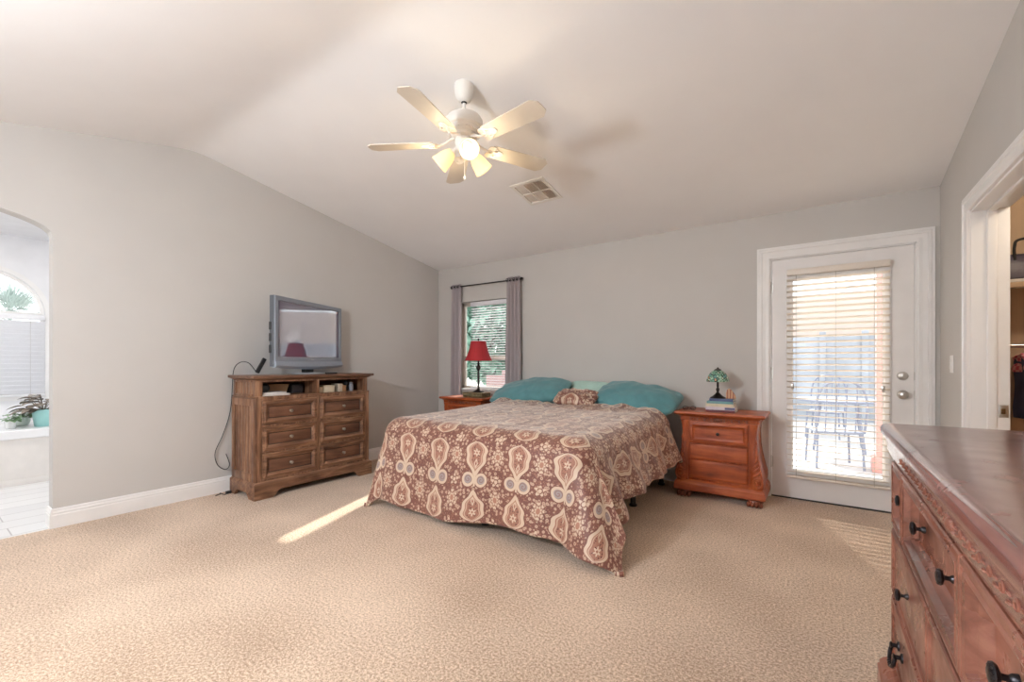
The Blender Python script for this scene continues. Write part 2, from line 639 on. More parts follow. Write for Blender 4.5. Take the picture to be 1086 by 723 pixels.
M['dr_h'] = wood('dresser_wood_horizontal', *DR, axis='x', rough=0.33, coat=0.25, wear=0.1, scale=0.8)
M['dr_v'] = wood('dresser_wood_vertical', *DR, axis='z', rough=0.33, coat=0.25, wear=0.1, scale=0.8)
M['dr_top'] = wood('dresser_top_wood', (0.13, 0.052, 0.045), (0.19, 0.080, 0.067), (0.25, 0.115, 0.097), axis='x', rough=0.24, coat=0.5, wear=0.05, scale=0.5)

# ------------------------------------------------------------------ the room shell
XL, XR, YB, YF = -4.368, 0.703, 4.392, -1.5


def cz(y):
    a = 2.961 - 0.18 * (y - 1.468)
    b = 2.961 - 0.225 * (1.468 - y)
    k = 0.018
    return -k * math.log(math.exp(-a / k) + math.exp(-b / k)) + 0.005


YS = [YF - 0.15, -1.0, -0.5, 0, 0.4, 0.8] + [1.1 + 0.04 * i for i in range(19)] + [2.2, 2.8, 3.4, 4.0, YB + 0.17]


def arch_pts(yc, hw, zs, rise, n=20):
    return [(yc + hw * math.cos(PI * k / n), zs + rise * math.sin(PI * k / n)) for k in range(n + 1)]


S(mk('floor', box(NB(), XL - 0.005, 2.62, YF, YB + 0.10, -0.06, 0.0), M['carpet'], smooth=0))
S(mk('floor_bathroom', box(NB(), -7.0, XL - 0.005, YF, 1.32, -0.06, 0.0), M['tile'], smooth=0))

bm = NB()
low = [(y, cz(y)) for y in YS]
prism(bm, low + [(y, z + 0.12) for y, z in reversed(low)], 'x', XL - 0.12, XR + 0.16)
S(mk('ceiling', bm, M['ceil'], smooth=30))

# left wall with the arched opening (a, b) = (y, z)
outer = [(YF, 0), (-0.873, 0)] + list(reversed(arch_pts(-0.12, 0.753, 2.04, 0.17))) + [(0.633, 0), (YB, 0)] + [(y, cz(y) + 0.02) for y in reversed(YS) if YF < y < YB] 
outer.insert(outer.index((YB, 0)) + 1, (YB, cz(YB) + 0.02))
outer.append((YF, cz(YF) + 0.02))
wl = S(mk('wall_left', plate(outer, [], lambda a, b, t: (XL - t, a, b), 0.12), [M['wall']], smooth=20))
bv = wl.modifiers.new('rounded drywall edges', 'BEVEL')
bv.width = 0.014; bv.segments = 3; bv.limit_method = 'ANGLE'; bv.angle_limit = R(60)

zt = cz(YB) + 0.02
WX0, WX1, WZ0, WZ1 = -4.020, -3.085, 0.80, 1.965
DX0, DX1, DZ1 = -0.365, 0.577, 2.048
outer = [(XL - 0.12, 0), (DX0, 0), (DX0, DZ1), (DX1, DZ1), (DX1, 0), (XR + 0.14, 0), (XR + 0.14, zt), (XL - 0.12, zt)]
S(mk('wall_back', plate(outer, [rloop(WX0, WX1, WZ0, WZ1)], lambda a, b, t: (a, YB + t, b), 0.16), M['wall'], smooth=0))
CY0, CY1, CZ1 = 2.64, 3.585, 2.03
outer = [(YF, 0), (CY0, 0), (CY0, CZ1), (CY1, CZ1), (CY1, 0), (YB, 0), (YB, cz(YB) + 0.02)] + [(y, cz(y) + 0.02) for y in reversed(YS) if YF < y < YB] + [(YF, cz(YF) + 0.02)]
S(mk('wall_right', plate(outer, [], lambda a, b, t: (XR + t, a, b), 0.14), M['wall'], smooth=0))
zf = cz(YF) + 0.02
S(mk('wall_front', plate(rloop(XL - 0.12, XR + 0.14, 0, zf), [rloop(-3.1, -0.7, 0.75, 2.15)], lambda a, b, t: (a, YF - t, b), 0.15), M['wall'], smooth=0))
# bathroom shell
bw = rloop(YF, 1.32, 0, 2.5)
bath_hole = [(0.035, 0.79), (0.955, 0.79)] + [(0.495 + 0.46 * math.cos(PI * k / 24), 1.68 + 0.46 * math.sin(PI * k / 24)) for k in range(25)]
S(mk('wall_bathroom_left', plate(bw, [bath_hole], lambda a, b, t: (-7.0 - t, a, b), 0.14), M['bathwall'], smooth=0))
S(mk('wall_bathroom_back', box(NB(), -7.14, XL - 0.12, 1.32, 1.42, 0, 2.5), M['bathwall'], smooth=0))
S(mk('wall_bathroom_front', plate(rloop(-7.14, XL - 0.12, 0, 2.5), [rloop(-6.7, -4.9, 0.9, 2.2)], lambda a, b, t: (a, YF - t, b), 0.14), M['bathwall'], smooth=0))
S(mk('ceiling_bathroom', box(NB(), -7.14, XL - 0.12, YF - 0.14, 1.42, 2.5, 2.6), M['bathwall'], smooth=0))
# closet shell
S(mk('wall_closet_back', box(NB(), XR + 0.14, 2.7, YB, YB + 0.1, 0, 2.46), M['closetwall'], smooth=0))
S(mk('wall_closet_right', box(NB(), 2.6, 2.7, 1.9, YB, 0, 2.46), M['closetwall'], smooth=0))
S(mk('wall_closet_front', box(NB(), XR + 0.14, 2.7, 1.8, 1.9, 0, 2.46), M['closetwall'], smooth=0))
S(mk('ceiling_closet', box(NB(), XR + 0.14, 2.7, 1.8, YB + 0.1, 2.46, 2.55), M['ceil'], smooth=0))

# baseboards
BBP = [(0, 0), (0.016, 0), (0.016, 0.088), (0.0125, 0.094), (0.0125, 0.100), (0.0145, 0.104), (0.011, 0.112), (0.008, 0.119), (0.0095, 0.124), (0.006, 0.132), (0, 0.135)]
bm = prism(NB(), [(XL + a, z) for a, z in BBP], 'y', 0.62, YB) if False else NB()
loft(bm, [[(XL + a, y, z) for a, z in BBP] for y in (0.628, YB)])
loft(bm, [[(XL + 0.014 - 0.15 * k, 0.633 - a, z) for a, z in BBP] for k in (0, 1)])
S(mk('baseboard_left', bm, M['trim'], smooth=25))
bm = NB(); loft(bm, [[(x, YB - a, z) for a, z in BBP] for x in (XL, -0.475)])
S(mk('baseboard_back', bm, M['trim'], smooth=25))
bm = NB(); loft(bm, [[(XR - a, y, z) for a, z in BBP] for y in (3.675, YB)])
loft(bm, [[(XR - a, y, z) for a, z in BBP] for y in (YF, 2.55)])
S(mk('baseboard_right', bm, M['trim'], smooth=25))

# casing swept around an opening: profile (across from the inner edge, depth)
CAS = [(0, 0), (0, 0.014), (0.012, 0.017), (0.03, 0.013), (0.034, 0.013), (0.058, 0.016), (0.062, 0.022), (0.078, 0.022), (0.084, 0.018), (0.098, 0.018), (0.100, 0)]


def casing(bm, a0, a1, b1, to3, cas=CAS):
    path = [((a0, 0), (-1, 0)), ((a0, b1), (-1, 1)), ((a1, b1), (1, 1)), ((a1, 0), (1, 0))]
    loops = [[to3(p[0] + n[0] * w, p[1] + n[1] * w, d) for w, d in cas] for p, n in path]
    return loft(bm, loops)


S(mk('trim_1', casing(NB(), DX0, DX1, DZ1, lambda a, b, d: (a, YB - d, b)), M['trim'], smooth=25))
CAS2 = [(w * 0.86, d * 1.25) for w, d in CAS]
S(mk('trim_2', casing(NB(), CY0, CY1, CZ1, lambda a, b, d: (XR - d, a, b), CAS2), M['trim'], smooth=25))
# closet door jamb lining with a stop
bm = NB()
box(bm, XR - 0.002, XR + 0.152, CY1 - 0.004, CY1 + 0.012, 0, CZ1, 0.001)
box(bm, XR - 0.002, XR + 0.152, CY0 - 0.012, CY0 + 0.004, 0, CZ1, 0.001)
box(bm, XR - 0.002, XR + 0.152, CY0, CY1, CZ1 - 0.012, CZ1 + 0.004, 0.001)
box(bm, XR + 0.062, XR + 0.100, CY1 - 0.014, CY1 - 0.002, 0, CZ1 - 0.012, 0.002)
box(bm, XR + 0.062, XR + 0.100, CY0, CY1, CZ1 - 0.024, CZ1 - 0.010, 0.002)
tj = S(mk('trim_3', bm, M['trim'], smooth=25))
bm = NB()
box(bm, XR + 0.108, XR + 0.146, CY1 - 0.0065, CY1 - 0.003, 0.845, 0.915, 0.001)
mk('strike_plate', bm, M['chrome'], tj, smooth=25)
bm = NB()
box(bm, XR + 0.116, XR + 0.134, CY1 - 0.0075, CY1 - 0.0062, 0.865, 0.895, 0.0004)
mk('latch_hole', bm, pmat('tarnished_brass', (0.22, 0.13, 0.06), 0.4, 0.8), tj, smooth=25)

# balcony door: slab, glazed light, hinges, locks
SX0, SX1 = -0.353, 0.565
bm = NB()
GX0, GX1, GZ0, GZ1 = -0.20, 0.385, 0.25, 1.86
bm2 = plate(rloop(SX0, SX1, 0.012, 2.038), [rloop(GX0, GX1, GZ0, GZ1)], lambda a, b, t: (a, YB + 0.012 + t, b), 0.042)
merge(bm, bm2)
d1 = S(mk('door_1', bm, M['doorpaint'], smooth=25))
bm = NB()
for i, (g, dd) in enumerate(((0.045, 0.0), (0.0, 0.0))): pass
prof = [(-0.050, 0.0), (-0.050, 0.008), (-0.038, 0.014), (-0.012, 0.014), (0.0, 0.006), (0.0, -0.03)]
loft(bm, [[(GX0 + i, YB + 0.012 - d, GZ0 + i), (GX1 - i, YB + 0.012 - d, GZ0 + i), (GX1 - i, YB + 0.012 - d, GZ1 - i), (GX0 + i, YB + 0.012 - d, GZ1 - i)] for i, d in prof], False, False)
mk('glazing_frame', bm, M['doorpaint'], d1, smooth=25)
mk('pane', box(NB(), GX0, GX1, YB + 0.030, YB + 0.036, GZ0, GZ1), M['glass'], d1, smooth=0)
for z in (0.30, 1.06, 1.80):
    bm = NB()
    lathe(bm, [(0.006, z - 0.05), (0.006, z + 0.05), (0.003, z + 0.055)], 10, Matrix.Translation((SX0 - 0.004, YB + 0.004, 0)))
    box(bm, SX0 - 0.016, SX0 + 0.012, YB + 0.008, YB + 0.0125, z - 0.045, z + 0.045)
    mk('hinge', bm, M['chrome'], d1)
TY = Matrix.Translation((0.500, YB + 0.012, 1.053)) @ Matrix.Rotation(R(90), 4, 'X')
db = mk('deadbolt', lathe(NB(), [(0.033, 0), (0.033, 0.006), (0.028, 0.012), (0.012, 0.014), (0.012, 0.018)], 24, TY), M['chrome'], d1)
mk('thumb_turn', box(NB(), 0.494, 0.506, YB - 0.020, YB - 0.003, 1.036, 1.070, 0.003), M['chrome'], db)
TY = Matrix.Translation((0.500, YB + 0.012, 0.911)) @ Matrix.Rotation(R(90), 4, 'X')
mk('door_knob', lathe(NB(), [(0.034, 0), (0.034, 0.005), (0.029, 0.010), (0.013, 0.014), (0.012, 0.030), (0.022, 0.036), (0.029, 0.046), (0.028, 0.056), (0.018, 0.063), (0.006, 0.065)], 24, TY), M['chrome'], d1)
for z in (1.053, 0.911):
    mk('latch_plate', box(NB(), SX1 - 0.002, SX1 + 0.004, YB + 0.006, YB + 0.016, z - 0.03, z + 0.03), M['chrome'], d1)
# door jamb lining and threshold
bm = NB()
box(bm, DX0 - 0.001, SX0 - 0.003, YB + 0.001, YB + 0.16, 0, DZ1)
box(bm, SX1 + 0.003, DX1 + 0.001, YB + 0.001, YB + 0.16, 0, DZ1)
box(bm, DX0, DX1, YB + 0.001, YB + 0.16, 2.041, DZ1 + 0.001)
S(mk('trim_4', bm, M['trim'], smooth=0))
S(mk('trim_5', box(NB(), DX0, DX1, YB + 0.004, YB + 0.16, 0.0, 0.011, 0.003), M['rod'], smooth=0))

# windows
def sash_window(name, x0, x1, z0, z1, y, mat, flip=1):
    bm = NB()
    t = 0.045
    for (a, b, c, d) in ((x0, x0 + t, z0, z1), (x1 - t, x1, z0, z1), (x0, x1, z0, z0 + t), (x0, x1, z1 - t, z1)):
        box(bm, a, b, y, y + 0.05 * flip, c, d, 0.004)
    w = S(mk(name, bm, mat, smooth=25))
    zm = z0 + (z1 - z0) * 0.36
    bm = NB()
    box(bm, x0 + t, x1 - t, y + 0.004, y + 0.046, zm - 0.022, zm + 0.022, 0.004)
    mk('meeting_rail', bm, mat, w, smooth=25)
    mk('pane', box(NB(), x0 + t, x1 - t, y + 0.022, y + 0.027, z0 + t, z1 - t), M['glass'], w, smooth=0)
    return w


M['vinyl'] = pmat('almond_vinyl', (0.62, 0.55, 0.47), 0.45)
sash_window('window_1', WX0, WX1, WZ0, WZ1, YB + 0.10, M['vinyl'])
S(mk('trim_6', box(NB(), WX0, WX1, YB - 0.012, YB + 0.10, WZ0 - 0.004, WZ0 + 0.016, 0.005), M['trim'], smooth=25))
sash_window('window_3_added', -3.1, -0.7, 0.75, 2.15, YF - 0.09, M['vinyl'])  # added window, unseen behind the camera, lets in fill daylight
sash_window('window_4_added', -6.7, -4.9, 0.9, 2.2, YF - 0.09, M['trim'])  # added unseen window, put in to brighten the bathroom


def arch_loop(y0, y1, z0, zs, r, yc, n=24):
    return [(y0, z0), (y1, z0)] + [(yc + r * math.cos(PI * k / n), zs + r * math.sin(PI * k / n)) for k in range(n + 1)]


bm = NB()
# casing ring on the bathroom side and the sash frame inside the hole
for r_out, r_in, xa, xb in ((0.505, 0.462, -7.0, -6.982), (0.470, 0.428, -7.055, -7.02)):
    A = arch_loop(0.495 - r_out, 0.495 + r_out, 1.257 - r_out, 1.68, r_out, 0.495)
    B = arch_loop(0.495 - r_in, 0.495 + r_in, 1.257 - r_in, 1.68, r_in, 0.495)
    loft(bm, [[(xa, a, b) for a, b in A], [(xb, a, b) for a, b in A], [(xb, a, b) for a, b in B], [(xa, a, b) for a, b in B], [(xa, a, b) for a, b in A]], False, False)
box(bm, -7.055, -7.0, 0.06, 0.93, 1.655, 1.70, 0.004)
w2 = S(mk('window_2', bm, M['trim'], smooth=30))
P0 = arch_loop(0.05, 0.94, 0.81, 1.68, 0.445, 0.495)
bm = NB(); loft(bm, [[(-7.042, a, b) for a, b in P0], [(-7.037, a, b) for a, b in P0]])
mk('pane', bm, M['glass'], w2, smooth=0)

# light switch and ceiling vent
sw = empty('light_switch', (XR, 4.028, 1.143), 0, 'white rocker light switch plate on the wall between the balcony door and the closet', 'light switch')
mk('cover_plate', box(NB(), -0.006, 0.0, -0.036, 0.036, -0.058, 0.058, 0.003), M['trim'], sw)
mk('rocker', box(NB(), -0.011, -0.004, -0.016, 0.016, -0.033, 0.033, 0.003), M['trim'], sw)

sl = math.atan(0.18)
vent = empty('ceiling_vent', (-2.03, 3.235, cz(3.235)), 0, 'white square ceiling air vent with six louvred panels beside the fan', 'air vent')
vent.rotation_euler = (-sl, 0, 0)
bm = NB()
hx, hy = 0.165, 0.175
nx, ny = 3, 2
# frame with six openings, hanging 8 mm below the ceiling
cw, ch = (2 * hx - 0.07) / 3, (2 * hy - 0.07) / 2
holes = []
cells = []
for i in range(3):
    for j in range(2):
        a = -hx + 0.027 + i * (cw + 0.008); b = -hy + 0.031 + j * (ch + 0.008)
        holes.append(rloop(a, a + cw, b, b + ch)); cells.append((a, b))
mk('frame', plate(rloop(-hx, hx, -hy, hy), holes, lambda a, b, t: (a, b, -0.010 + t), 0.009), M['fanwhite'], vent, smooth=25)
M['ventdark'] = pmat('dusty_duct', (0.16, 0.125, 0.10), 0.9)
M['ventlouvre'] = pmat('dusty_louvre', (0.64, 0.53, 0.43), 0.7)
for k, (a, b) in enumerate(cells):
    bm = NB()
    along_x = (k in (0, 1, 3))
    n = 9
    for q in range(n):
        if along_x:
            y = b + (q + 0.5) * ch / n
            T = Matrix.Translation((a + cw / 2, y, -0.003)) @ Matrix.Rotation(R(35), 4, 'X')
            box(bm, -cw / 2, cw / 2, -0.008, 0.008, -0.0006, 0.0006, M=T)
        else:
            x = a + (q + 0.5) * cw / n
            T = Matrix.Translation((x, b + ch / 2, -0.003)) @ Matrix.Rotation(R(50), 4, 'Y')
            box(bm, -0.006, 0.006, -ch / 2, ch / 2, -0.0006, 0.0006, M=T)
    mk('louvre_panel', bm, M['ventlouvre'], vent, smooth=0)
mk('duct_liner', box(NB(), -hx + 0.012, hx - 0.012, -hy + 0.012, hy - 0.012, 0.004, 0.006), M['ventdark'], vent, smooth=0)

# ------------------------------------------------------------------ outside
S(mk('ground', box(NB(), -30, 30, YB + 0.17, 40, -0.25, -0.12), pmat('pale_concrete', (0.55, 0.53, 0.52), 0.9, noise_scale=2, noise_amt=0.08), smooth=0))
S(mk('ground_side', box(NB(), -40, -7.2, -12, YB + 0.17, -0.25, -0.12), pmat('gravel', (0.50, 0.48, 0.46), 0.9, noise_scale=3, noise_amt=0.1), smooth=0))
S(mk('ground_front', box(NB(), -7.2, 12, -20, YF - 0.2, -0.25, -0.12), pmat('lawn_and_gravel', (0.48, 0.46, 0.42), 0.9, noise_scale=3, noise_amt=0.1), smooth=0))


def leaf_cloud(name, mat, parent, c, rad, n, size, seed, squash=1.0):
    rnd = random.Random(seed)
    bm = NB()
    for _ in range(n):
        v = Vector((rnd.gauss(0, 1), rnd.gauss(0, 1), rnd.gauss(0, 1))).normalized() * (rad * (0.45 + 0.55 * rnd.random() ** 0.5))
        v.z *= squash
        p = Vector(c) + v
        q = Matrix.Translation(p) @ Matrix.Rotation(rnd.uniform(0, 6.28), 4, 'Z') @ Matrix.Rotation(rnd.uniform(-1.2, 1.2), 4, 'X')
        s = size * rnd.uniform(0.6, 1.3)
        vs = [bm.verts.new(q @ Vector(k)) for k in ((0, -s, 0), (s * 0.5, 0, s * 0.15), (0, s, 0), (-s * 0.5, 0, s * 0.15))]
        bm.faces.new(vs)
    return mk(name, bm, mat, parent, smooth=0)


M['leaf'] = pmat('garden_leaf', (0.27, 0.45, 0.36), 0.6, noise_scale=9, noise_amt=0.3)
M['bark'] = pmat('bark', (0.20, 0.14, 0.10), 0.9, noise_scale=20, noise_amt=0.3)
tr = empty('garden_tree', (-6.6, 8.4, -0.12), 0, 'leafy green tree outside the curtained window behind the red lamp', 'tree')
bm = NB(); tube(bm, [(0, 0, 0), (0.05, 0.02, 0.8), (-0.03, 0, 1.5), (0.06, 0.05, 2.2)], [0.13, 0.11, 0.09, 0.05], 10)
mk('trunk', bm, M['bark'], tr)
leaf_cloud('foliage', M['leaf'], tr, (0.0, 0.1, 2.15), 1.55, 5200, 0.14, 3, 0.9)
M['brick'] = pmat('reddish_block', (0.40, 0.27, 0.26), 0.9, noise_scale=12, noise_amt=0.12)
bm = NB()
box(bm, -5.45, -3.6, 6.8, 7.0, -0.12, 0.92, 0.01)
box(bm, -5.05, -4.4, 6.78, 7.02, 0.92, 1.02, 0.01)
S(mk('wall_garden', bm, M['brick'], smooth=0))
bm = NB()
box(bm, -3.0, 6.0, 14.0, 14.2, -0.12, 2.9)
S(mk('wall_neighbour', bm, pmat('pale_peach_stucco', (0.66, 0.55, 0.48), 0.9), smooth=0))

bm = NB()
box(bm, -3.0, 6.0, 12.0, 12.1, -0.12, 1.75)
for k in range(13): box(bm, -3.0 + k * 0.74, -2.88 + k * 0.74, 11.94, 12.0, -0.12, 1.85, 0.01)
S(mk('wall_fence', bm, pmat('blue_grey_block', (0.40, 0.43, 0.48), 0.9, noise_scale=1.5, noise_amt=0.2), smooth=0))

# patio table and chairs seen through the door blind
M['patio'] = pmat('blue_grey_patio_metal', (0.22, 0.25, 0.33), 0.5)
pt = empty('patio_table', (0.20, 8.1, -0.12), 0, 'dark round patio table outside the balcony door, seen through the blind', 'patio table')
mk('table_top', lathe(NB(), [(0.50, 0.70), (0.52, 0.715), (0.52, 0.735), (0.50, 0.74)], 32), M['patio'], pt)
for k in range(4):
    a = PI / 4 + k * PI / 2
    bm = NB(); tube(bm, [(0.30 * math.cos(a), 0.30 * math.sin(a), 0.70), (0.36 * math.cos(a), 0.36 * math.sin(a), 0.35), (0.42 * math.cos(a), 0.42 * math.sin(a), 0.0)], 0.018, 8)
    mk('leg', bm, M['patio'], pt)


def patio_chair(loc, rz, label):
    c = empty('patio_chair', loc, rz, label, 'patio chair', 'chairs on the balcony')
    mk('seat', box(NB(), -0.24, 0.24, -0.23, 0.23, 0.42, 0.45, 0.012), M['patio'], c)
    bm = NB()
    pts = [(-0.24, 0.23, 0.44), (-0.25, 0.28, 0.8), (-0.17, 0.30, 1.0), (0, 0.305, 1.06), (0.17, 0.30, 1.0), (0.25, 0.28, 0.8), (0.24, 0.23, 0.44)]
    tube(bm, smooth_path(pts, 6), 0.014, 8)
    for x in (-0.15, -0.05, 0.05, 0.15):
        tube(bm, [(x, 0.235, 0.45), (x, 0.285, 0.8), (x, 0.30, 1.02)], 0.008, 6)
    mk('backrest', bm, M['patio'], c)
    for x in (-0.22, 0.22):
        for y in (-0.21, 0.21):
            bm = NB(); tube(bm, [(x, y, 0.43), (x * 1.08, y * 1.12, 0)], 0.013, 8)
            mk('leg', bm, M['patio'], c)


patio_chair((0.12, 6.75, -0.12), R(180 + 15), 'dark metal patio chair outside the balcony door, nearer the glass')
patio_chair((0.05, 9.3, -0.12), R(-10), 'dark metal patio chair behind the patio table outside the balcony door')
# balcony post
bm = NB(); box(bm, 0.52, 0.64, 6.6, 6.72, -0.12, 2.3, 0.01); box(bm, 0.49, 0.67, 6.57, 6.75, 2.3, 2.4, 0.01); box(bm, 0.48, 0.68, 6.56, 6.76, -0.12, 0.06, 0.01)
tag(mk('patio_post', bm, pmat('salmon_paint', (0.62, 0.33, 0.30), 0.7), smooth=0), 'square salmon post outside the balcony door at the right of its blind', 'post')

# palm outside the bathroom window
M['palm'] = pmat('palm_green', (0.36, 0.42, 0.40), 0.6, noise_scale=8, noise_amt=0.2)
pm = empty('palm_tree', (-12.5, 1.25, -0.12), 0, 'palm tree crown outside the arched bathroom window', 'palm tree')
bm = NB(); tube(bm, [(0, 0, 0), (0.03, 0, 1.0), (0, 0, 1.95)], [0.16, 0.13, 0.12], 10)
mk('trunk', bm, M['bark'], pm)
bm = NB()
rnd = random.Random(5)
for k in range(46):
    a = rnd.uniform(0, 2 * PI); el = rnd.uniform(-0.3, 1.35); ln = rnd.uniform(0.75, 1.05)
    d = Vector((math.cos(a) * math.cos(el), math.sin(a) * math.cos(el), math.sin(el)))
    side = d.cross(Vector((0, 0, 1))).normalized() if abs(d.z) < 0.98 else Vector((1, 0, 0))
    base = Vector((0, 0, 2.05))
    for j in range(9):
        f = -1 + 2 * j / 8
        tip = base + d * ln * (1 - 0.25 * abs(f)) + side * f * 0.34 + Vector((0, 0, -0.10 * abs(f)))
        mid = base + d * ln * 0.45 + side * f * 0.05
        w = side * 0.012 + Vector((0, 0, 0.006))
        vs = [bm.verts.new(p) for p in (mid - w, mid + w, tip)]
        bm.faces.new(vs)
    w = side * 0.010
    bm.faces.new([bm.verts.new(p) for p in (base - w, base + w, base + d * ln * 0.5)])
mk('fronds', bm, M['palm'], pm, smooth=0)

# ------------------------------------------------------------------ bed
BX0, BX1, BY0, BY1 = -2.97, -1.17, 2.38, 4.30
bed = empty('bed', ((BX0 + BX1) / 2, (BY0 + BY1) / 2, 0), 0, 'king size bed with white mattress and box spring under the brown patterned comforter', 'bed')
hw, hl = (BX1 - BX0) / 2, (BY1 - BY0) / 2
bm = NB()
for y in (-hl + 0.03, 0.0, hl - 0.03):
    box(bm, -hw + 0.02, hw - 0.02, y - 0.02, y + 0.02, 0.155, 0.195, 0.004)
for x in (-hw + 0.04, 0, hw - 0.04):
    box(bm, x - 0.02, x + 0.02, -hl + 0.01, hl - 0.01, 0.155, 0.195, 0.004)
mk('bed_frame', bm, M['black'], bed)
for x in (-hw + 0.10, 0.11, hw - 0.07):
    for y in (-hl + 0.06, 0.1, hl - 0.1):
        bm = NB()
        lathe(bm, [(0.03, 0), (0.032, 0.012), (0.022, 0.02), (0.02, 0.16)], 16, Matrix.Translation((x, y, 0)))
        mk('leg', bm, M['black'], bed)
bm = NB()
box(bm, -hw + 0.005, -0.004, -hl + 0.005, hl - 0.005, 0.195, 0.42, 0.02, 3)
box(bm, 0.004, hw - 0.005, -hl + 0.005, hl - 0.005, 0.195, 0.42, 0.02, 3)
mk('box_spring', bm, M['white_fabric'], bed)
bm = NB(); box(bm, -hw, hw, -hl + 0.02, hl, 0.42, 0.655, 0.085, 5)
mt = mk('mattress', bm, M['white_fabric'], bed)
bm = NB()
for z in (0.50, 0.575):
    pts = [(-hw - 0.002 + 0.05, -hl + 0.018, z), (hw - 0.05, -hl + 0.018, z), (hw + 0.002, -hl + 0.07, z), (hw + 0.002, hl - 0.05, z), (hw - 0.05, hl + 0.002, z), (-hw + 0.05, hl + 0.002, z), (-hw - 0.002, hl - 0.05, z), (-hw - 0.002, -hl + 0.07, z), (-hw - 0.002 + 0.05, -hl + 0.018, z)]
    tube(bm, pts, 0.006, 6)
mk('piping', bm, M['white_fabric'], mt)

# comforter: a cloth laid over the mattress, its rounded edge and hanging sides following arc length
RR = 0.150
cx0, cx1, cyf, cyh = BX0 + 0.115, BX1 - 0.070, BY0 + 0.080, 3.905


def hang(q, al):
    q0 = RR * PI / 2
    if q <= q0:
        return RR * math.sin(q / RR), RR * (1 - math.cos(q / RR))
    return RR + (q - q0) * math.sin(al), RR + (q - q0) * math.cos(al)


def n3(x, y, z=0.0):
    return noise.noise(Vector((x, y, z)))


def sstep(a, b, x):
    t = max(0.0, min(1.0, (x - a) / (b - a)))
    return t * t * (3 - 2 * t)


def comforter():
    NSX, NTY = 230, 190
    flatx, flaty = cx1 - cx0, cyh - cyf
    aL, aR, bF = 0.38, 0.62, 0.75
    tot_s, tot_t = aL + flatx + aR, flaty + bF
    bm = NB()
    uvl = bm.loops.layers.uv.new('UVMap')
    V = []
    UV = {}
    for j in range(NTY + 1):
        row = []
        tl = tot_t * j / NTY
        for i in range(NSX + 1):
            sl_ = tot_s * i / NSX - aL
            # uneven hem: shorter on the right near the pillows, shorter towards the foot's right half
            fs = tl / flaty
            sgn = 0
            a = 0.0
            if sl_ < 0:
                a, sgn = -sl_, -1
            elif sl_ > flatx:
                k = 0.86 + 0.14 * sstep(0.85, 1.05, fs)
                a, sgn = (sl_ - flatx) * k, 1
            b = max(0.0, tl - flaty)
            px = sl_ / flatx
            if b > 0:
                b *= 0.965 + 0.035 * sstep(0.0, 0.3, px) - 0.09 * sstep(0.35, 0.8, px) + 0.05 * sstep(0.92, 1.2, px)
            x = cx0 + min(max(sl_, 0), flatx)
            y = cyh - min(tl, flaty)
            # top height, puffier in the middle and towards the head
            zt_ = 0.700 + 0.028 * sstep(0, 1, min(1, (y - cyf) / (cyh - cyf))) + 0.010 * n3(x * 2.2, y * 2.2, 1) + 0.006 * n3(x * 6, y * 5, 4) + 0.0035 * n3(x * 16, y * 13, 2)
            head = max(0.0, 1 - tl / 0.26)
            zt_ += head * (0.038 + 0.030 * n3(x * 4.5, y * 3, 7) + 0.030 * abs(n3(x * 9, y * 4, 3)))
            if tl < 0.06: zt_ -= 0.045 * (1 - tl / 0.06) ** 2
            y += head * 0.035 * n3(x * 4, 0.3, 9)
            q = math.hypot(a, b)
            if q > 0:
                phi = math.atan2(b, a)
                c2, s2 = math.cos(phi) ** 2, math.sin(phi) ** 2
                cor = math.sin(2 * phi) ** 2 if a > 0 and b > 0 else 0.0
                if sgn > 0:
                    al = 0.33 * c2 + 0.15 * s2 + 0.27 * cor
                    q *= 1 - 0.09 * cor
                else:
                    al = 0.38 * c2 + 0.15 * s2 + 0.04 * cor
                out, down = hang(q, al)
                f = min(1.0, max(0.0, (down - 0.08) / 0.5))
                # hanging folds
                if a > 0 and b == 0:
                    rp = 0.030 * math.sin(2 * PI * tl / 0.46 + 0.6) + 0.012 * math.sin(2 * PI * tl / 0.19 + 1)
                    near = sstep(0.62, 1.0, fs) * (1 if sgn > 0 else 0)
                    rp += near * (0.055 * math.sin(2 * PI * (fs - 0.62) / 0.26) - 0.02)
                    out += (rp if sgn > 0 else 0.5 * abs(rp)) * f + (0.008 * n3(tl * 13, a * 2.5, 3) + 0.005 * n3(tl * 26 + a * 9, a * 4, 6)) * min(1, down / 0.06) * (1 if sgn > 0 else 0)
                elif b > 0 and a == 0:
                    out += (0.016 * math.sin(2 * PI * sl_ / 0.62 + 0.5) + 0.010 * n3(sl_ * 3, 2.2, 5)) * f
                else:
                    out += (0.050 * math.sin(phi * 7.0 - 0.6) * cor) * f
                dph = phi - (0.38 * cor if a > 0 and b > 0 and sgn > 0 else 0)
                dx, dy = (sgn * math.cos(dph), -math.sin(dph)) if a > 0 else (0.0, -1.0)
                x += dx * out
                y += dy * out
                z = zt_ - down + 0.006 * n3(x * 8, y * 8, 1) * f
                if z < 0.018:
                    ex = 0.018 - z
                    z = 0.018 + 0.010 * (0.5 + 0.5 * math.sin(ex * 40))
                    x += dx * ex * 0.35
                    y += dy * ex * 0.35
            else:
                z = zt_
            v = bm.verts.new((x, y, z))
            UV[v] = (sl_ + 1.0 + 0.012 * n3(sl_ * 3, tl * 3, 8), -tl - 0.20)
            row.append(v)
        V.append(row)
    for j in range(NTY):
        for i in range(NSX):
            f = bm.faces.new((V[j][i], V[j + 1][i], V[j + 1][i + 1], V[j][i + 1]))
            for lp in f.loops:
                lp[uvl].uv = UV[lp.vert]
    o = mk('comforter', bm, M['damask'], smooth=180)
    sd = o.modifiers.new('loft', 'SOLIDIFY')
    sd.thickness = 0.030; sd.offset = -1.0
    return o


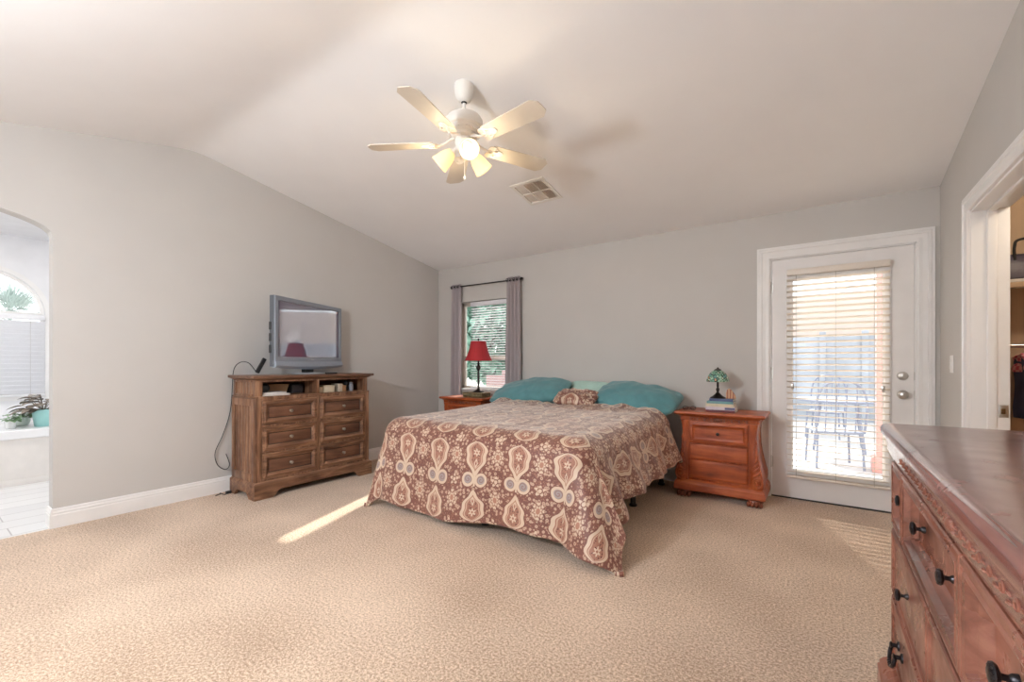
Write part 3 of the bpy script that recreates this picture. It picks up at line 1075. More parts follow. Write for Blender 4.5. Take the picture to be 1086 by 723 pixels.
cf = tag(comforter(), 'brown and beige damask patterned comforter spread over the bed and touching the carpet', 'comforter')


def pillow(name, loc, w, h, th, rx, ry, rz, mat, label, group, seed, n=34):
    bm = NB()
    uvl = bm.loops.layers.uv.new('UVMap')
    UV = {}
    grids = []
    for side in (1, -1):
        g = []
        for j in range(n + 1):
            r = []
            for i in range(n + 1):
                s, t = -1 + 2 * i / n, -1 + 2 * j / n
                e = max(0.0, (1 - abs(s) ** 2.4)) ** 0.7 * max(0.0, (1 - abs(t) ** 2.2)) ** 0.7
                px = s * w / 2 * (1 - 0.03 * (1 - t * t) - 0.15 * abs(t) ** 3 * abs(s) ** 3)
                py = t * h / 2 * (1 - 0.05 * (1 - s * s) - 0.24 * abs(t) ** 3 * abs(s) ** 3)
                wr = 0.020 * n3(s * 2.2 + seed, t * 2.2, side) + 0.010 * n3(s * 6 + seed, t * 4, side * 3)
                # pulled creases running from the corners
                wr += 0.010 * math.sin(9 * (s * 1.3 + t * side) + seed) * (1 - e) * min(1, e * 4)
                pz = side * (th / 2 * e + wr * min(1, e * 3))
                v = bm.verts.new((px, py, pz))
                UV[v] = (px + seed * 0.1, py)
                r.append(v)
            g.append(r)
        grids.append(g)
    for side, g in zip((1, -1), grids):
        for j in range(n):
            for i in range(n):
                q = (g[j][i], g[j][i + 1], g[j + 1][i + 1], g[j + 1][i])
                f = bm.faces.new(q if side > 0 else q[::-1])
                for lp in f.loops: lp[uvl].uv = UV[lp.vert]
    bmesh.ops.remove_doubles(bm, verts=bm.verts[:], dist=0.0008)
    o = mk(name, bm, mat, smooth=180)
    o.rotation_euler = (R(rx), R(ry), R(rz))
    o.location = loc
    return tag(o, label, 'pillow', group)


pillow('pillow', (-2.64, 4.065, 0.832), 0.98, 0.50, 0.25, 24, -5, 0, M['teal'], 'teal pillow on the window side of the bed', 'pillows on the bed', 1)
pillow('pillow', (-1.44, 4.075, 0.822), 0.84, 0.50, 0.23, 22, 6, -3, M['teal'], 'teal pillow beside the nightstand with the stained glass lamp', 'pillows on the bed', 4)
pillow('pillow', (-2.00, 4.235, 0.815), 0.56, 0.34, 0.13, 62, 2, 2, M['mint'], 'pale mint pillow between the two teal pillows', 'pillows on the bed', 7)
pillow('pillow', (-1.97, 3.87, 0.815), 0.46, 0.26, 0.13, 30, 0, 4, M['damask'], 'small brown damask pillow lying in front of the mint pillow', 'pillows on the bed', 9)

# ------------------------------------------------------------------ nightstands
M['ns_carve'] = wood('cherry_frieze_glaze', (0.05, 0.014, 0.009), (0.14, 0.04, 0.022), (0.26, 0.085, 0.045), axis='x', rough=0.38)
NS_H = 0.735


def hwz(z):
    pts = [(0.13, 0.328), (0.18, 0.342), (0.23, 0.338), (0.30, 0.320), (0.38, 0.302), (0.47, 0.290), (0.56, 0.286), (0.62, 0.290), (0.66, 0.300)]
    if z <= pts[0][0]: return pts[0][1]
    for (a, b), (c, d) in zip(pts, pts[1:]):
        if z <= c: return b + (d - b) * (z - a) / (c - a)
    return pts[-1][1]


def protz(z):
    pts = [(0.13, 0.022), (0.18, 0.040), (0.23, 0.040), (0.30, 0.030), (0.38, 0.018), (0.47, 0.010), (0.56, 0.010), (0.66, 0.016)]
    if z <= pts[0][0]: return pts[0][1]
    for (a, b), (c, d) in zip(pts, pts[1:]):
        if z <= c: return b + (d - b) * (z - a) / (c - a)
    return pts[-1][1]


def leaf_scrolls(bm, x0, x1, z, y, h, n):
    """low relief of running leaf scrolls on a front plane"""
    for k in range(n):
        c = x0 + (k + 0.5) * (x1 - x0) / n
        sg = 1 if c > (x0 + x1) / 2 else -1
        pts = []
        for i in range(15):
            t = i / 14 * 1.6 * PI
            r = h * 0.50 * (1 - i / 18)
            pts.append((c + sg * (r * math.cos(t) - h * 0.2), y - 0.002, z + r * math.sin(t)))
        tube(bm, pts, [h * 0.13 * (1 - 0.5 * i / 14) for i in range(15)], 6)
        for q in (-1, 1):
            blob(bm, (c + sg * h * 0.75, y, z + q * h * 0.22), h * 0.42, 0.006, h * 0.15, 1)
    blob(bm, ((x0 + x1) / 2, y, z), h * 0.8, 0.010, h * 0.55, 2)
    for a in range(7):
        t = PI * a / 6
        blob(bm, ((x0 + x1) / 2 + h * 1.0 * math.cos(t), y, z - h * 0.3 + h * 0.7 * math.sin(t)), h * 0.25, 0.007, h * 0.25, 1)


def knob(name, x, y, z, parent, mat, r=0.016, ln=0.028, sx=1.0):
    T = Matrix.Translation((x, y, z)) @ Matrix.Rotation(R(90), 4, 'X') @ Matrix.Diagonal((sx, 1, 1, 1))
    bm = lathe(NB(), [(r * 0.75, 0), (r * 0.7, ln * 0.1), (r * 0.35, ln * 0.2), (r * 0.33, ln * 0.5), (r * 0.85, ln * 0.62), (r, ln * 0.78), (r * 0.8, ln * 0.93), (r * 0.3, ln)], 18, T)
    return mk(name, bm, mat, parent)


def nightstand(loc, label):
    t = empty('nightstand', loc, 0, label, 'nightstand', 'carved nightstands on both sides of the bed')
    bm = NB()
    rects(bm, [(0.300, -0.190, 0.212, 0.690), (0.306, -0.196, 0.214, 0.694), (0.314, -0.204, 0.215, 0.702), (0.336, -0.214, 0.216, 0.707), (0.345, -0.222, 0.218, 0.714), (0.347, -0.224, 0.218, 0.722), (0.345, -0.222, 0.218, 0.729), (0.338, -0.217, 0.216, 0.735)])
    mk('top', bm, M['ns_h'], t, smooth=40)
    bm = NB()
    zs = [0.13 + 0.53 * i / 16 for i in range(17)]
    rects(bm, [(hwz(z) - 0.012, -0.180, 0.205, z) for z in zs] + [(0.300, -0.185, 0.208, 0.662), (0.298, -0.188, 0.208, 0.692)])
    mk('carcass', bm, M['ns_v'], t, smooth=50)
    bm = NB()
    leaf_scrolls(bm, -0.22, 0.22, 0.674, -0.192, 0.030, 8)
    mk('carved_frieze', bm, M['ns_carve'], t)
    # drawers
    spec = [(0.470, 0.648, [(0, 0), (0, 0.016), (0.006, 0.020), (0.022, 0.020), (0.028, 0.012), (0.036, 0.006), (0.052, 0.006)]),
            (0.330, 0.462, [(0, 0), (0, 0.006), (0.005, 0.012), (0.012, 0.0135), (0.03, 0.014)]),
            (0.168, 0.322, [(0, 0), (0, 0.006), (0.005, 0.012), (0.012, 0.0135), (0.03, 0.014)])]
    for k, (z0, z1, pr) in enumerate(spec):
        d = mk('drawer', panel(NB(), -0.222, 0.222, z0, z1, -0.180, pr), M['ns_h'], t, smooth=40)
        if k == 0: knob('knob', 0, -0.186, (z0 + z1) / 2, d, M['darkmetal'], 0.014)
    # scrolled corner corbels
    for sx in (-1, 1):
        bm = NB()
        loops = []
        for z in zs:
            w, p = hwz(z), protz(z)
            xi, xo = 0.236, w
            xm = xi + (xo - xi) * 0.5
            loops.append([(sx * xi, -0.178, z), (sx * xi, -0.182 - p * 0.3, z), (sx * xm, -0.184 - p, z), (sx * (xo - 0.008), -0.182 - p * 0.8, z), (sx * xo, -0.176, z), (sx * xo, -0.10, z)])
        loft(bm, loops)
        # volute at the foot of the corbel
        c = (sx * 0.292, 0.205)
        pts = []
        for i in range(34):
            a = -PI / 2 + i / 33 * 3.6 * PI
            r = 0.042 * (1 - i / 38)
            pts.append((c[0] + sx * r * math.cos(a), -0.184 - protz(c[1]), c[1] + r * math.sin(a)))
        tube(bm, pts, [0.0085 * (1 - 0.5 * i / 33) for i in range(34)], 8)
        blob(bm, (c[0], -0.186 - protz(c[1]), c[1]), 0.010, 0.008, 0.010, 2)
        # outer spine rising from the volute and acanthus ribs
        pts = [(sx * (hwz(z) - 0.012), -0.184 - protz(z) * 0.9, z) for z in [0.22 + 0.40 * i / 14 for i in range(15)]]
        tube(bm, pts, [0.0085 - 0.004 * i / 14 for i in range(15)], 8)
        for i in range(8):
            z = 0.245 + i * 0.036
            xo = hwz(z) - 0.014
            xi = 0.255 + 0.004 * i
            ln = [Vector((sx * (xi + (xo - xi) * q), -0.187 - protz(z + 0.05 * q), z + 0.055 * q ** 1.5)) for q in (0, 0.35, 0.7, 1.0)]
            tube(bm, ln, [0.004, 0.0115, 0.009, 0.003], 8)
        mk('corbel', bm, M['ns_v'], t, smooth=60)
    bm = NB()
    rects(bm, [(0.338, -0.216, 0.212, 0.060), (0.346, -0.224, 0.214, 0.066), (0.347, -0.225, 0.214, 0.100), (0.343, -0.222, 0.213, 0.108), (0.345, -0.224, 0.213, 0.116), (0.340, -0.217, 0.212, 0.130), (0.330, -0.206, 0.210, 0.142), (0.322, -0.195, 0.208, 0.150)])
    mk('plinth', bm, M['ns_h'], t, smooth=40)
    for sx in (-1, 1):
        for yy, sc in ((-0.185, 1.0), (0.130, 0.9)):
            bm = NB()
            blob(bm, (sx * 0.270, yy + 0.022, 0.038), 0.062, 0.050, 0.036, 2)
            for q in range(4):
                xx = sx * 0.270 + (q - 1.5) * 0.029
                blob(bm, (xx, yy - 0.018 + 0.007 * abs(q - 1.5), 0.024), 0.0165, 0.034, 0.024, 2)
                blob(bm, (xx, yy - 0.046 + 0.007 * abs(q - 1.5), 0.014), 0.006, 0.012, 0.010, 1)
            for v in bm.verts: v.co.z = max(0.0, v.co.z)
            mk('paw_foot', bm, M['ns_dark'], t, smooth=60)
    return t


nightstand((-0.705, 4.150, 0), 'cherry red carved nightstand with paw feet between the bed and the balcony door')
nightstand((-3.553, 4.150, 0), 'cherry red carved nightstand under the curtained window, mostly hidden by the bed')

# red lamp on its box
bxo = empty('decorative_box', (-3.46, 4.13, NS_H), 0, 'low olive gold carved box under the red lamp', 'box')
bm = NB(); box(bm, -0.150, 0.150, -0.085, 0.085, 0.0, 0.048, 0.004)
mk('box_body', bm, pmat('olive_gold_relief', (0.20, 0.17, 0.09), 0.45, 0.3, noise_scale=38, noise_amt=0.6, bump=0.7, bump_scale=60), bxo)
bm = NB(); box(bm, -0.155, 0.155, -0.090, 0.090, 0.048, 0.060, 0.003)
for k in range(13): blob(bm, (-0.138 + k * 0.023, -0.087, 0.026), 0.009, 0.006, 0.014, 1)
mk('lid', bm, pmat('antique_gold', (0.27, 0.22, 0.12), 0.4, 0.5, noise_scale=30, noise_amt=0.4), bxo)
lp = empty('table_lamp', (-3.43, 4.13, NS_H + 0.060), 0, 'table lamp with flared red shade and slim bronze stem in front of the window', 'lamp')
mk('lamp_base', lathe(NB(), [(0.070, 0), (0.072, 0.008), (0.060, 0.014), (0.045, 0.022), (0.022, 0.034), (0.014, 0.05)], 28), M['darkmetal'], lp)
mk('stem', lathe(NB(), [(0.012, 0.045), (0.010, 0.09), (0.013, 0.16), (0.014, 0.22), (0.010, 0.26), (0.020, 0.275), (0.028, 0.30), (0.021, 0.322), (0.010, 0.335), (0.018, 0.345), (0.010, 0.36), (0.009, 0.42)], 20), M['darkmetal'], lp)
bm = NB()
prf = [(0.168, 0.385), (0.164, 0.392), (0.140, 0.44), (0.118, 0.50), (0.102, 0.56), (0.092, 0.618), (0.093, 0.622)]
lathe(bm, prf, 40, cap=False)
sh = mk('lamp_shade', bm, M['shade_red'], lp)
sdm = sh.modifiers.new('thickness', 'SOLIDIFY'); sdm.thickness = 0.002
bm = NB()
for r, z in ((0.168, 0.386), (0.093, 0.621)):
    tube(bm, [(r * math.cos(2 * PI * k / 40), r * math.sin(2 * PI * k / 40), z) for k in range(41)], 0.0035, 6)
for k in range(8):
    a = 2 * PI * k / 8 + 0.3
    tube(bm, [(r * 1.006 * math.cos(a), r * 1.006 * math.sin(a), z) for r, z in prf], 0.0018, 5)
mk('shade_trim', bm, pmat('dark_red_braid', (0.36, 0.03, 0.035), 0.7), sh)
bm = lathe(NB(), [(0.004, 0.42), (0.004, 0.632), (0.010, 0.638), (0.012, 0.648), (0.006, 0.658)], 14)
for k in range(3):
    a = 2 * PI * k / 3
    tube(bm, [(0, 0, 0.618), (0.092 * math.cos(a), 0.092 * math.sin(a), 0.618)], 0.0018, 5)
mk('finial', bm, M['darkmetal'], lp)

# stack of books, stained glass lamp and stone on the right nightstand
books = [  # width, depth, thickness, cover colour, dx, rot, label
    (0.225, 0.165, 0.018, (0.16, 0.045, 0.055), 0.000, 0, 'dark maroon book, lowest of the stack under the stained glass lamp'),
    (0.230, 0.165, 0.026, (0.62, 0.55, 0.60), -0.002, 1.5, 'pale lilac book with dark blue spine patch, second from the bottom of the lamp stack'),
    (0.215, 0.160, 0.026, (0.66, 0.58, 0.42), -0.006, -1.0, 'cream book in the middle of the stack under the stained glass lamp'),
    (0.205, 0.150, 0.020, (0.16, 0.34, 0.35), -0.006, 1.0, 'teal green book, second from the top of the lamp stack'),
    (0.185, 0.135, 0.022, (0.075, 0.10, 0.22), 0.006, -2.0, 'navy blue book, topmost of the stack directly under the stained glass lamp')]
zb = NS_H
M['paper'] = pmat('book_pages', (0.74, 0.70, 0.63), 0.9, noise_scale=90, noise_amt=0.06)
for k, (w, d, th, colr, dx, rz, lab) in enumerate(books):
    b = empty('book', (-0.700 + dx, 4.115, zb), R(rz), lab, 'book', 'books stacked under the stained glass lamp')
    cm = pmat('book_cover', colr, 0.45, noise_scale=30, noise_amt=0.08)
    bm = NB()
    box(bm, -w / 2, w / 2, -d / 2, d / 2, 0, 0.002)
    box(bm, -w / 2, w / 2, -d / 2, d / 2, th - 0.002, th)
    box(bm, -w / 2, w / 2, -d / 2, -d / 2 + 0.002, 0, th, 0.0008)
    mk('cover', bm, cm, b)
    mk('pages', box(NB(), -w / 2 + 0.003, w / 2 - 0.003, -d / 2 + 0.002, d / 2 - 0.004, 0.002, th - 0.002), M['paper'], b, smooth=0)
    if k == 1:
        mk('spine_patch', box(NB(), 0.035, w / 2 - 0.004, -d / 2 - 0.0006, -d / 2 + 0.001, 0.004, th - 0.004), pmat('ink_blue', (0.10, 0.11, 0.22), 0.5), b, smooth=0)
    zb += th
tl = empty('stained_glass_lamp', (-0.735, 4.125, zb), 0, 'small stained glass table lamp with green mosaic shade on the stack of books', 'lamp')
mk('lamp_base', lathe(NB(), [(0.062, 0), (0.063, 0.006), (0.052, 0.012), (0.040, 0.020), (0.024, 0.034), (0.015, 0.046)], 28), M['darkmetal'], tl)
mk('stem', lathe(NB(), [(0.014, 0.044), (0.009, 0.055), (0.014, 0.068), (0.015, 0.080), (0.008, 0.092), (0.010, 0.105), (0.009, 0.165)], 20), M['darkmetal'], tl)
m, nt, b_ = new_mat('stained_glass_mosaic')
tc = nt.nodes.new('ShaderNodeTexCoord')
vo = nt.nodes.new('ShaderNodeTexVoronoi'); vo.inputs['Scale'].default_value = 45
vo2 = nt.nodes.new('ShaderNodeTexVoronoi'); vo2.inputs['Scale'].default_value = 45; vo2.feature = 'DISTANCE_TO_EDGE'
nt.links.new(tc.outputs['Object'], vo.inputs['Vector']); nt.links.new(tc.outputs['Object'], vo2.inputs['Vector'])
rp = nt.nodes.new('ShaderNodeValToRGB'); rp.color_ramp.interpolation = 'CONSTANT'
cols = [(0.0, (0.18, 0.38, 0.27)), (0.3, (0.34, 0.55, 0.42)), (0.52, (0.09, 0.20, 0.15)), (0.62, (0.52, 0.62, 0.48)), (0.76, (0.50, 0.26, 0.10)), (0.84, (0.14, 0.32, 0.30))]
rp.color_ramp.elements[0].position = 0; rp.color_ramp.elements[0].color = cols[0][1] + (1,)
rp.color_ramp.elements[1].position = cols[1][0]; rp.color_ramp.elements[1].color = cols[1][1] + (1,)
for p_, c_ in cols[2:]:
    e = rp.color_ramp.elements.new(p_); e.color = c_ + (1,)
sx_ = nt.nodes.new('ShaderNodeSeparateColor'); nt.links.new(vo.outputs['Color'], sx_.inputs[0]); nt.links.new(sx_.outputs[0], rp.inputs[0])
lt = nt.nodes.new('ShaderNodeMath'); lt.operation = 'LESS_THAN'; lt.inputs[1].default_value = 0.07
nt.links.new(vo2.outputs['Distance'], lt.inputs[0])
mxn = nt.nodes.new('ShaderNodeMix'); mxn.data_type = 'RGBA'
nt.links.new(lt.outputs[0], mxn.inputs[0]); nt.links.new(rp.outputs[0], mxn.inputs[6]); mxn.inputs[7].default_value = (0.03, 0.028, 0.025, 1)
nt.links.new(mxn.outputs[2], b_.inputs['Base Color']); b_.inputs['Roughness'].default_value = 0.2
bm = NB()
lathe(bm, [(0.089, 0.142), (0.091, 0.152), (0.082, 0.182), (0.064, 0.214), (0.040, 0.236), (0.020, 0.244)], 32, cap=False)
s2 = mk('lamp_shade', bm, m, tl)
sdm = s2.modifiers.new('thickness', 'SOLIDIFY'); sdm.thickness = 0.003
mk('shade_cap', lathe(NB(), [(0.030, 0.238), (0.028, 0.248), (0.014, 0.254), (0.006, 0.262), (0.002, 0.268)], 20), M['darkmetal'], tl)

bm = NB()
pts = [(-0.030, 0), (0.034, 0), (0.030, 0.022), (0.018, 0.044), (0.000, 0.066), (-0.012, 0.074), (-0.022, 0.066), (-0.028, 0.036)]
prism(bm, pts, 'y', -0.012, 0.012)
bmesh.ops.bevel(bm, geom=bm.edges[:], offset=0.005, segments=2, affect='EDGES')
m_ag, nt, b_ = new_mat('banded_agate')
tc = nt.nodes.new('ShaderNodeTexCoord'); wv = nt.nodes.new('ShaderNodeTexWave')
wv.inputs['Scale'].default_value = 14; wv.inputs['Distortion'].default_value = 2
nt.links.new(tc.outputs['Object'], wv.inputs['Vector'])
rp = nt.nodes.new('ShaderNodeValToRGB')
rp.color_ramp.elements[0].color = (0.30, 0.085, 0.04, 1); rp.color_ramp.elements[1].color = (0.62, 0.33, 0.16, 1)
nt.links.new(wv.outputs['Fac'], rp.inputs[0]); nt.links.new(rp.outputs[0], b_.inputs['Base Color']); b_.inputs['Roughness'].default_value = 0.25
tag(mk('stone_slice', bm, m_ag, loc=(-0.632, 4.110, zb + 0.006), smooth=40), 'orange brown pointed stone standing beside the stained glass lamp', 'stone')

gl = empty('eyeglasses', (-0.955, 4.06, NS_H + 0.001), R(20), 'pair of dark folded eyeglasses on the nightstand next to the teal pillow', 'eyeglasses')
for sx in (-1, 1):
    bm = NB()
    tube(bm, [(sx * 0.032 + 0.022 * math.cos(2 * PI * k / 20), 0, 0.018 + 0.016 * math.sin(2 * PI * k / 20)) for k in range(21)], 0.0022, 6)
    mk('rim', bm, M['black'], gl)
    bm = NB(); tube(bm, [(sx * 0.055, 0.0, 0.024), (sx * 0.052, 0.03, 0.016), (-sx * 0.02, 0.045 + 0.008 * sx, 0.006), (-sx * 0.045, 0.05 + 0.008 * sx, 0.003)], 0.002, 6)
    mk('temple', bm, M['black'], gl)
bm = NB(); tube(bm, [(-0.011, 0, 0.022), (0, 0, 0.027), (0.011, 0, 0.022)], 0.002, 6)
mk('bridge', bm, M['black'], gl)

# ------------------------------------------------------------------ media chest (front faces the bed)
CX, CYY = -4.08, 2.304
ch = empty('media_chest', (CX, CYY, 0), R(90), 'distressed brown six drawer media chest with open shelves under the television', 'media chest')
HB = 0.567
bm = NB()
# plinth: bracket-cut front and sides
fr = [(-0.580, 0.0), (-0.430, 0.0), (-0.405, 0.018), (-0.385, 0.048), (-0.355, 0.060), (0.355, 0.060), (0.385, 0.048), (0.405, 0.018), (0.430, 0.0), (0.580, 0.0), (0.580, 0.118), (-0.580, 0.118)]
merge(bm, plate(fr, [], lambda a, b, t: (a, -0.238 + t, b), 0.022))
for sx in (-1, 1):
    sd = [(-0.216, 0), (-0.13, 0), (-0.11, 0.03), (-0.08, 0.05), (0.08, 0.05), (0.11, 0.03), (0.13, 0), (0.225, 0), (0.225, 0.118), (-0.216, 0.118)]
    merge(bm, plate(sd, [], lambda a, b, t: (sx * (0.580 - t), a, b), 0.022))
rects(bm, [(0.580, -0.238, 0.226, 0.116), (0.580, -0.238, 0.226, 0.122), (0.576, -0.234, 0.226, 0.130), (0.564, -0.222, 0.226, 0.138), (0.560, -0.218, 0.226, 0.145)])
mk('plinth', bm, M['chest_h'], ch, smooth=30)
bm = NB()
box(bm, -0.553, 0.553, -0.205, 0.225, 0.14, 0.850, 0.002)
mk('carcass', bm, M['chest_v'], ch, smooth=30)
# face frame of the drawer section
bm = NB()
for x0, x1 in ((-0.560, -0.510), (-0.014, 0.014), (0.510, 0.560)):
    box(bm, x0, x1, -0.216, -0.200, 0.142, 0.852, 0.003)
for z in (0.142, 0.378, 0.606, 0.834):
    box(bm, -0.52, 0.52, -0.2155, -0.200, z, z + 0.016, 0.002)
box(bm, -0.562, 0.562, -0.220, 0.225, 0.850, 0.866, 0.005)
mk('face_frame', bm, M['chest_v'], ch, smooth=30)
# side frames with beadboard
for sx in (-1, 1):
    bm = NB()
    def sb(y0, y1, z0, z1, t=0.012, bev=0.004): box(bm, *sorted((sx * 0.550, sx * (0.554 + t))), y0, y1, z0, z1, bev)
    sb(-0.205, -0.150, 0.142, 0.848); sb(0.170, 0.225, 0.142, 0.848); sb(-0.155, 0.175, 0.142, 0.21); sb(-0.155, 0.175, 0.785, 0.848)
    n = 6
    for k in range(n):
        y0 = -0.150 + k * 0.320 / n
        sb(y0 + 0.0015, y0 + 0.320 / n - 0.0015, 0.205, 0.79, 0.004, 0.003)
    mk('side_panel', bm, M['chest_v'], ch, smooth=30)
    bm = NB()
    box(bm, *sorted((sx * 0.522, sx * 0.540)), -0.198, 0.222, 0.864, 1.006, 0.002)
    def su(y0, y1, z0, z1, t, bev): box(bm, *sorted((sx * 0.538, sx * (0.540 + t))), y0, y1, z0, z1, bev)
    su(-0.200, -0.150, 0.866, 1.004, 0.012, 0.003); su(0.172, 0.222, 0.866, 1.004, 0.012, 0.003); su(-0.152, 0.174, 0.866, 0.885, 0.012, 0.003); su(-0.152, 0.174, 0.985, 1.004, 0.012, 0.003)
    for k in range(n):
        y0 = -0.150 + k * 0.322 / n
        su(y0 + 0.0015, y0 + 0.322 / n - 0.0015, 0.883, 0.988, 0.004, 0.003)
    mk('upper_side', bm, M['chest_v'], ch, smooth=30)
bm = NB()
box(bm, -0.53, 0.53, 0.205, 0.222, 0.864, 1.006)
mk('back_panel', bm, M['chest_in'], ch, smooth=0)
bm = NB()
for x0, x1 in ((-0.545, -0.500), (-0.014, 0.014), (0.500, 0.545)):
    box(bm, x0, x1, -0.206, -0.186, 0.866, 1.006, 0.002)
box(bm, -0.012, 0.012, -0.190, 0.206, 0.866, 1.004)
box(bm, -0.51, 0.51, -0.205, -0.188, 0.988, 1.006, 0.002)
mk('divider', bm, M['chest_v'], ch, smooth=30)
rects_spec = [(0.545, -0.208, 0.224, 1.002), (0.560, -0.222, 0.226, 1.008), (0.572, -0.234, 0.227, 1.016), (0.592, -0.250, 0.228, 1.021), (0.596, -0.254, 0.228, 1.030), (0.594, -0.252, 0.228, 1.042), (0.590, -0.249, 0.228, 1.045)]
mk('top', rects(NB(), rects_spec), M['chest_top'], ch, smooth=30)
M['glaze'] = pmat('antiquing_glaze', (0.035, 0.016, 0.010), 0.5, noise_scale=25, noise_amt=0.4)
DPR = [(0, 0), (0, 0.010), (0.004, 0.014), (0.016, 0.0145), (0.022, 0.020), (0.030, 0.021), (0.052, 0.007), (0.056, 0.003), (0.062, 0.0025), (0.07, 0.0035)]
for x0, x1 in ((-0.508, -0.016), (0.016, 0.508)):
    for z0, z1 in ((0.160, 0.376), (0.396, 0.604), (0.624, 0.832)):
        bm = panel(NB(), x0, x1, z0, z1, -0.2065, DPR)
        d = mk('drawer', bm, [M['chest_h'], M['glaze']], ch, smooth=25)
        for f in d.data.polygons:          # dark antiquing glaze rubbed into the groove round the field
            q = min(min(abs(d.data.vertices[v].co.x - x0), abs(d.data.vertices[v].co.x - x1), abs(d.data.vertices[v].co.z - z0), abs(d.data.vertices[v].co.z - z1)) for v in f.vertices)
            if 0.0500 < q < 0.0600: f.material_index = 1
        # dark worn rim of the recessed field, as a separate inlay
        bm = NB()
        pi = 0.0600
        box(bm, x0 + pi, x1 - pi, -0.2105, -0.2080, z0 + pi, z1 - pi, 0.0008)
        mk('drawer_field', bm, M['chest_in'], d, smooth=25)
        knob('knob', (x0 + x1) / 2, -0.210, (z0 + z1) / 2, d, pmat('aged_nickel', (0.42, 0.38, 0.32), 0.35, 0.9), 0.0145, 0.030)


def CL(x, y, z=0.0):         # a point of the chest's own frame in the room
    return (CX - y, CYY + x, z)


ZF = 0.866
def ctag(o, lab, cat, group=None): return tag(o, lab, cat, group)
# left compartment
for k, (w, d, th, dx, lab) in enumerate(((0.24, 0.17, 0.016, -0.375, 'white booklet lying at the bottom of the left shelf of the media chest'), (0.20, 0.15, 0.013, -0.385, 'thin white booklet on top of the other one in the left chest shelf'))):
    o = empty('booklet', CL(dx, -0.10, ZF + (0 if k == 0 else 0.016)), R(90 + 3 * k), lab, 'booklet', 'white booklets in the media chest')
    mk('cover', box(NB(), -w / 2, w / 2, -d / 2, d / 2, 0, th, 0.001), pmat('white_card', (0.66, 0.66, 0.70), 0.5), o)
    mk('pages', box(NB(), -w / 2 + 0.002, w / 2 + 0.0006, -d / 2 - 0.0006, d / 2 - 0.002, 0.003, th - 0.003), M['paper'], o, smooth=0)
bm = NB(); lathe(bm, [(0.022, 0), (0.040, 0.012), (0.047, 0.035), (0.040, 0.058), (0.024, 0.070), (0.024, 0.078)], 24)
o = ctag(mk('black_jar', bm, M['black'], loc=CL(-0.435, -0.09, ZF + 0.029)), 'small round black jar on the booklets in the left chest shelf', 'jar')
o = empty('tan_box', CL(-0.275, 0.082, ZF), R(90 - 4), 'open tan cardboard box in the left shelf of the media chest', 'box')
TAN = pmat('tan_card', (0.58, 0.38, 0.22), 0.8, noise_scale=10, noise_amt=0.1)
bm = NB()
rects(bm, [(0.095, -0.055, 0.055, 0.0), (0.118, -0.065, 0.065, 0.088), (0.114, -0.061, 0.061, 0.088), (0.093, -0.053, 0.053, 0.006)])
mk('box_body', bm, TAN, o, smooth=20)
mk('flap', box(NB(), -0.115, 0.115, -0.075, -0.064, 0.080, 0.090, 0.002), TAN, o, smooth=20)
o = empty('media_player', CL(-0.093, 0.06, ZF), R(90), 'black box shaped player beside the tan box in the left chest shelf', 'media player')
mk('casing', box(NB(), -0.055, 0.055, -0.08, 0.08, 0, 0.085, 0.006), M['black'], o)
mk('front_panel', box(NB(), -0.048, 0.048, -0.083, -0.079, 0.012, 0.075, 0.003), pmat('smoked_plastic', (0.05, 0.045, 0.05), 0.2), o)
# right compartment: cream cases and jars
cases = [(0.060, 0.055, 0.062, 0.055, (0.62, 0.52, 0.38), 'cream paper box at the left end of the right chest shelf'),
         (0.150, 0.065, 0.115, 0.066, (0.66, 0.58, 0.44), 'wide ivory box, second from the left in the right chest shelf'),
         (0.276, 0.060, 0.048, 0.078, (0.55, 0.46, 0.36), 'tall beige box in the middle of the right chest shelf'),
         (0.322, 0.055, 0.040, 0.060, (0.44, 0.24, 0.12), 'small rust orange box next to the tall beige one in the chest shelf')]
for x, d, w, h, colr, lab in cases:
    o = empty('storage_box', CL(x, -0.085, ZF), R(90), lab, 'box', 'small boxes in the right chest shelf')
    cm = pmat('card', colr, 0.7, noise_scale=20, noise_amt=0.08)
    mk('box_body', box(NB(), -w / 2, w / 2, -d, d, 0, h * 0.72, 0.002), cm, o)
    mk('lid', box(NB(), -w / 2 - 0.0015, w / 2 + 0.0015, -d - 0.0015, d + 0.0015, h * 0.72, h, 0.002), cm, o)
o = empty('figurine', CL(0.372, -0.09, ZF), R(90), 'small dark figurine with a round top in the right chest shelf', 'figurine')
mk('figure_body', lathe(NB(), [(0.026, 0), (0.027, 0.008), (0.016, 0.018), (0.020, 0.040), (0.012, 0.060)], 18), M['black'], o)
bm = NB(); blob(bm, (0, 0, 0.080), 0.023, 0.020, 0.024, 2); mk('figure_head', bm, M['black'], o)
o = empty('glass_jar', CL(0.428, -0.10, ZF), R(90), 'small grey glass jar at the right end of the right chest shelf', 'jar')
mk('jar_body', lathe(NB(), [(0.020, 0), (0.024, 0.006), (0.024, 0.058), (0.015, 0.070)], 20), pmat('grey_glass', (0.35, 0.37, 0.42), 0.1, coat=0.6), o)
mk('lid', lathe(NB(), [(0.018, 0.068), (0.018, 0.086), (0.014, 0.089)], 20), M['silver'], o)

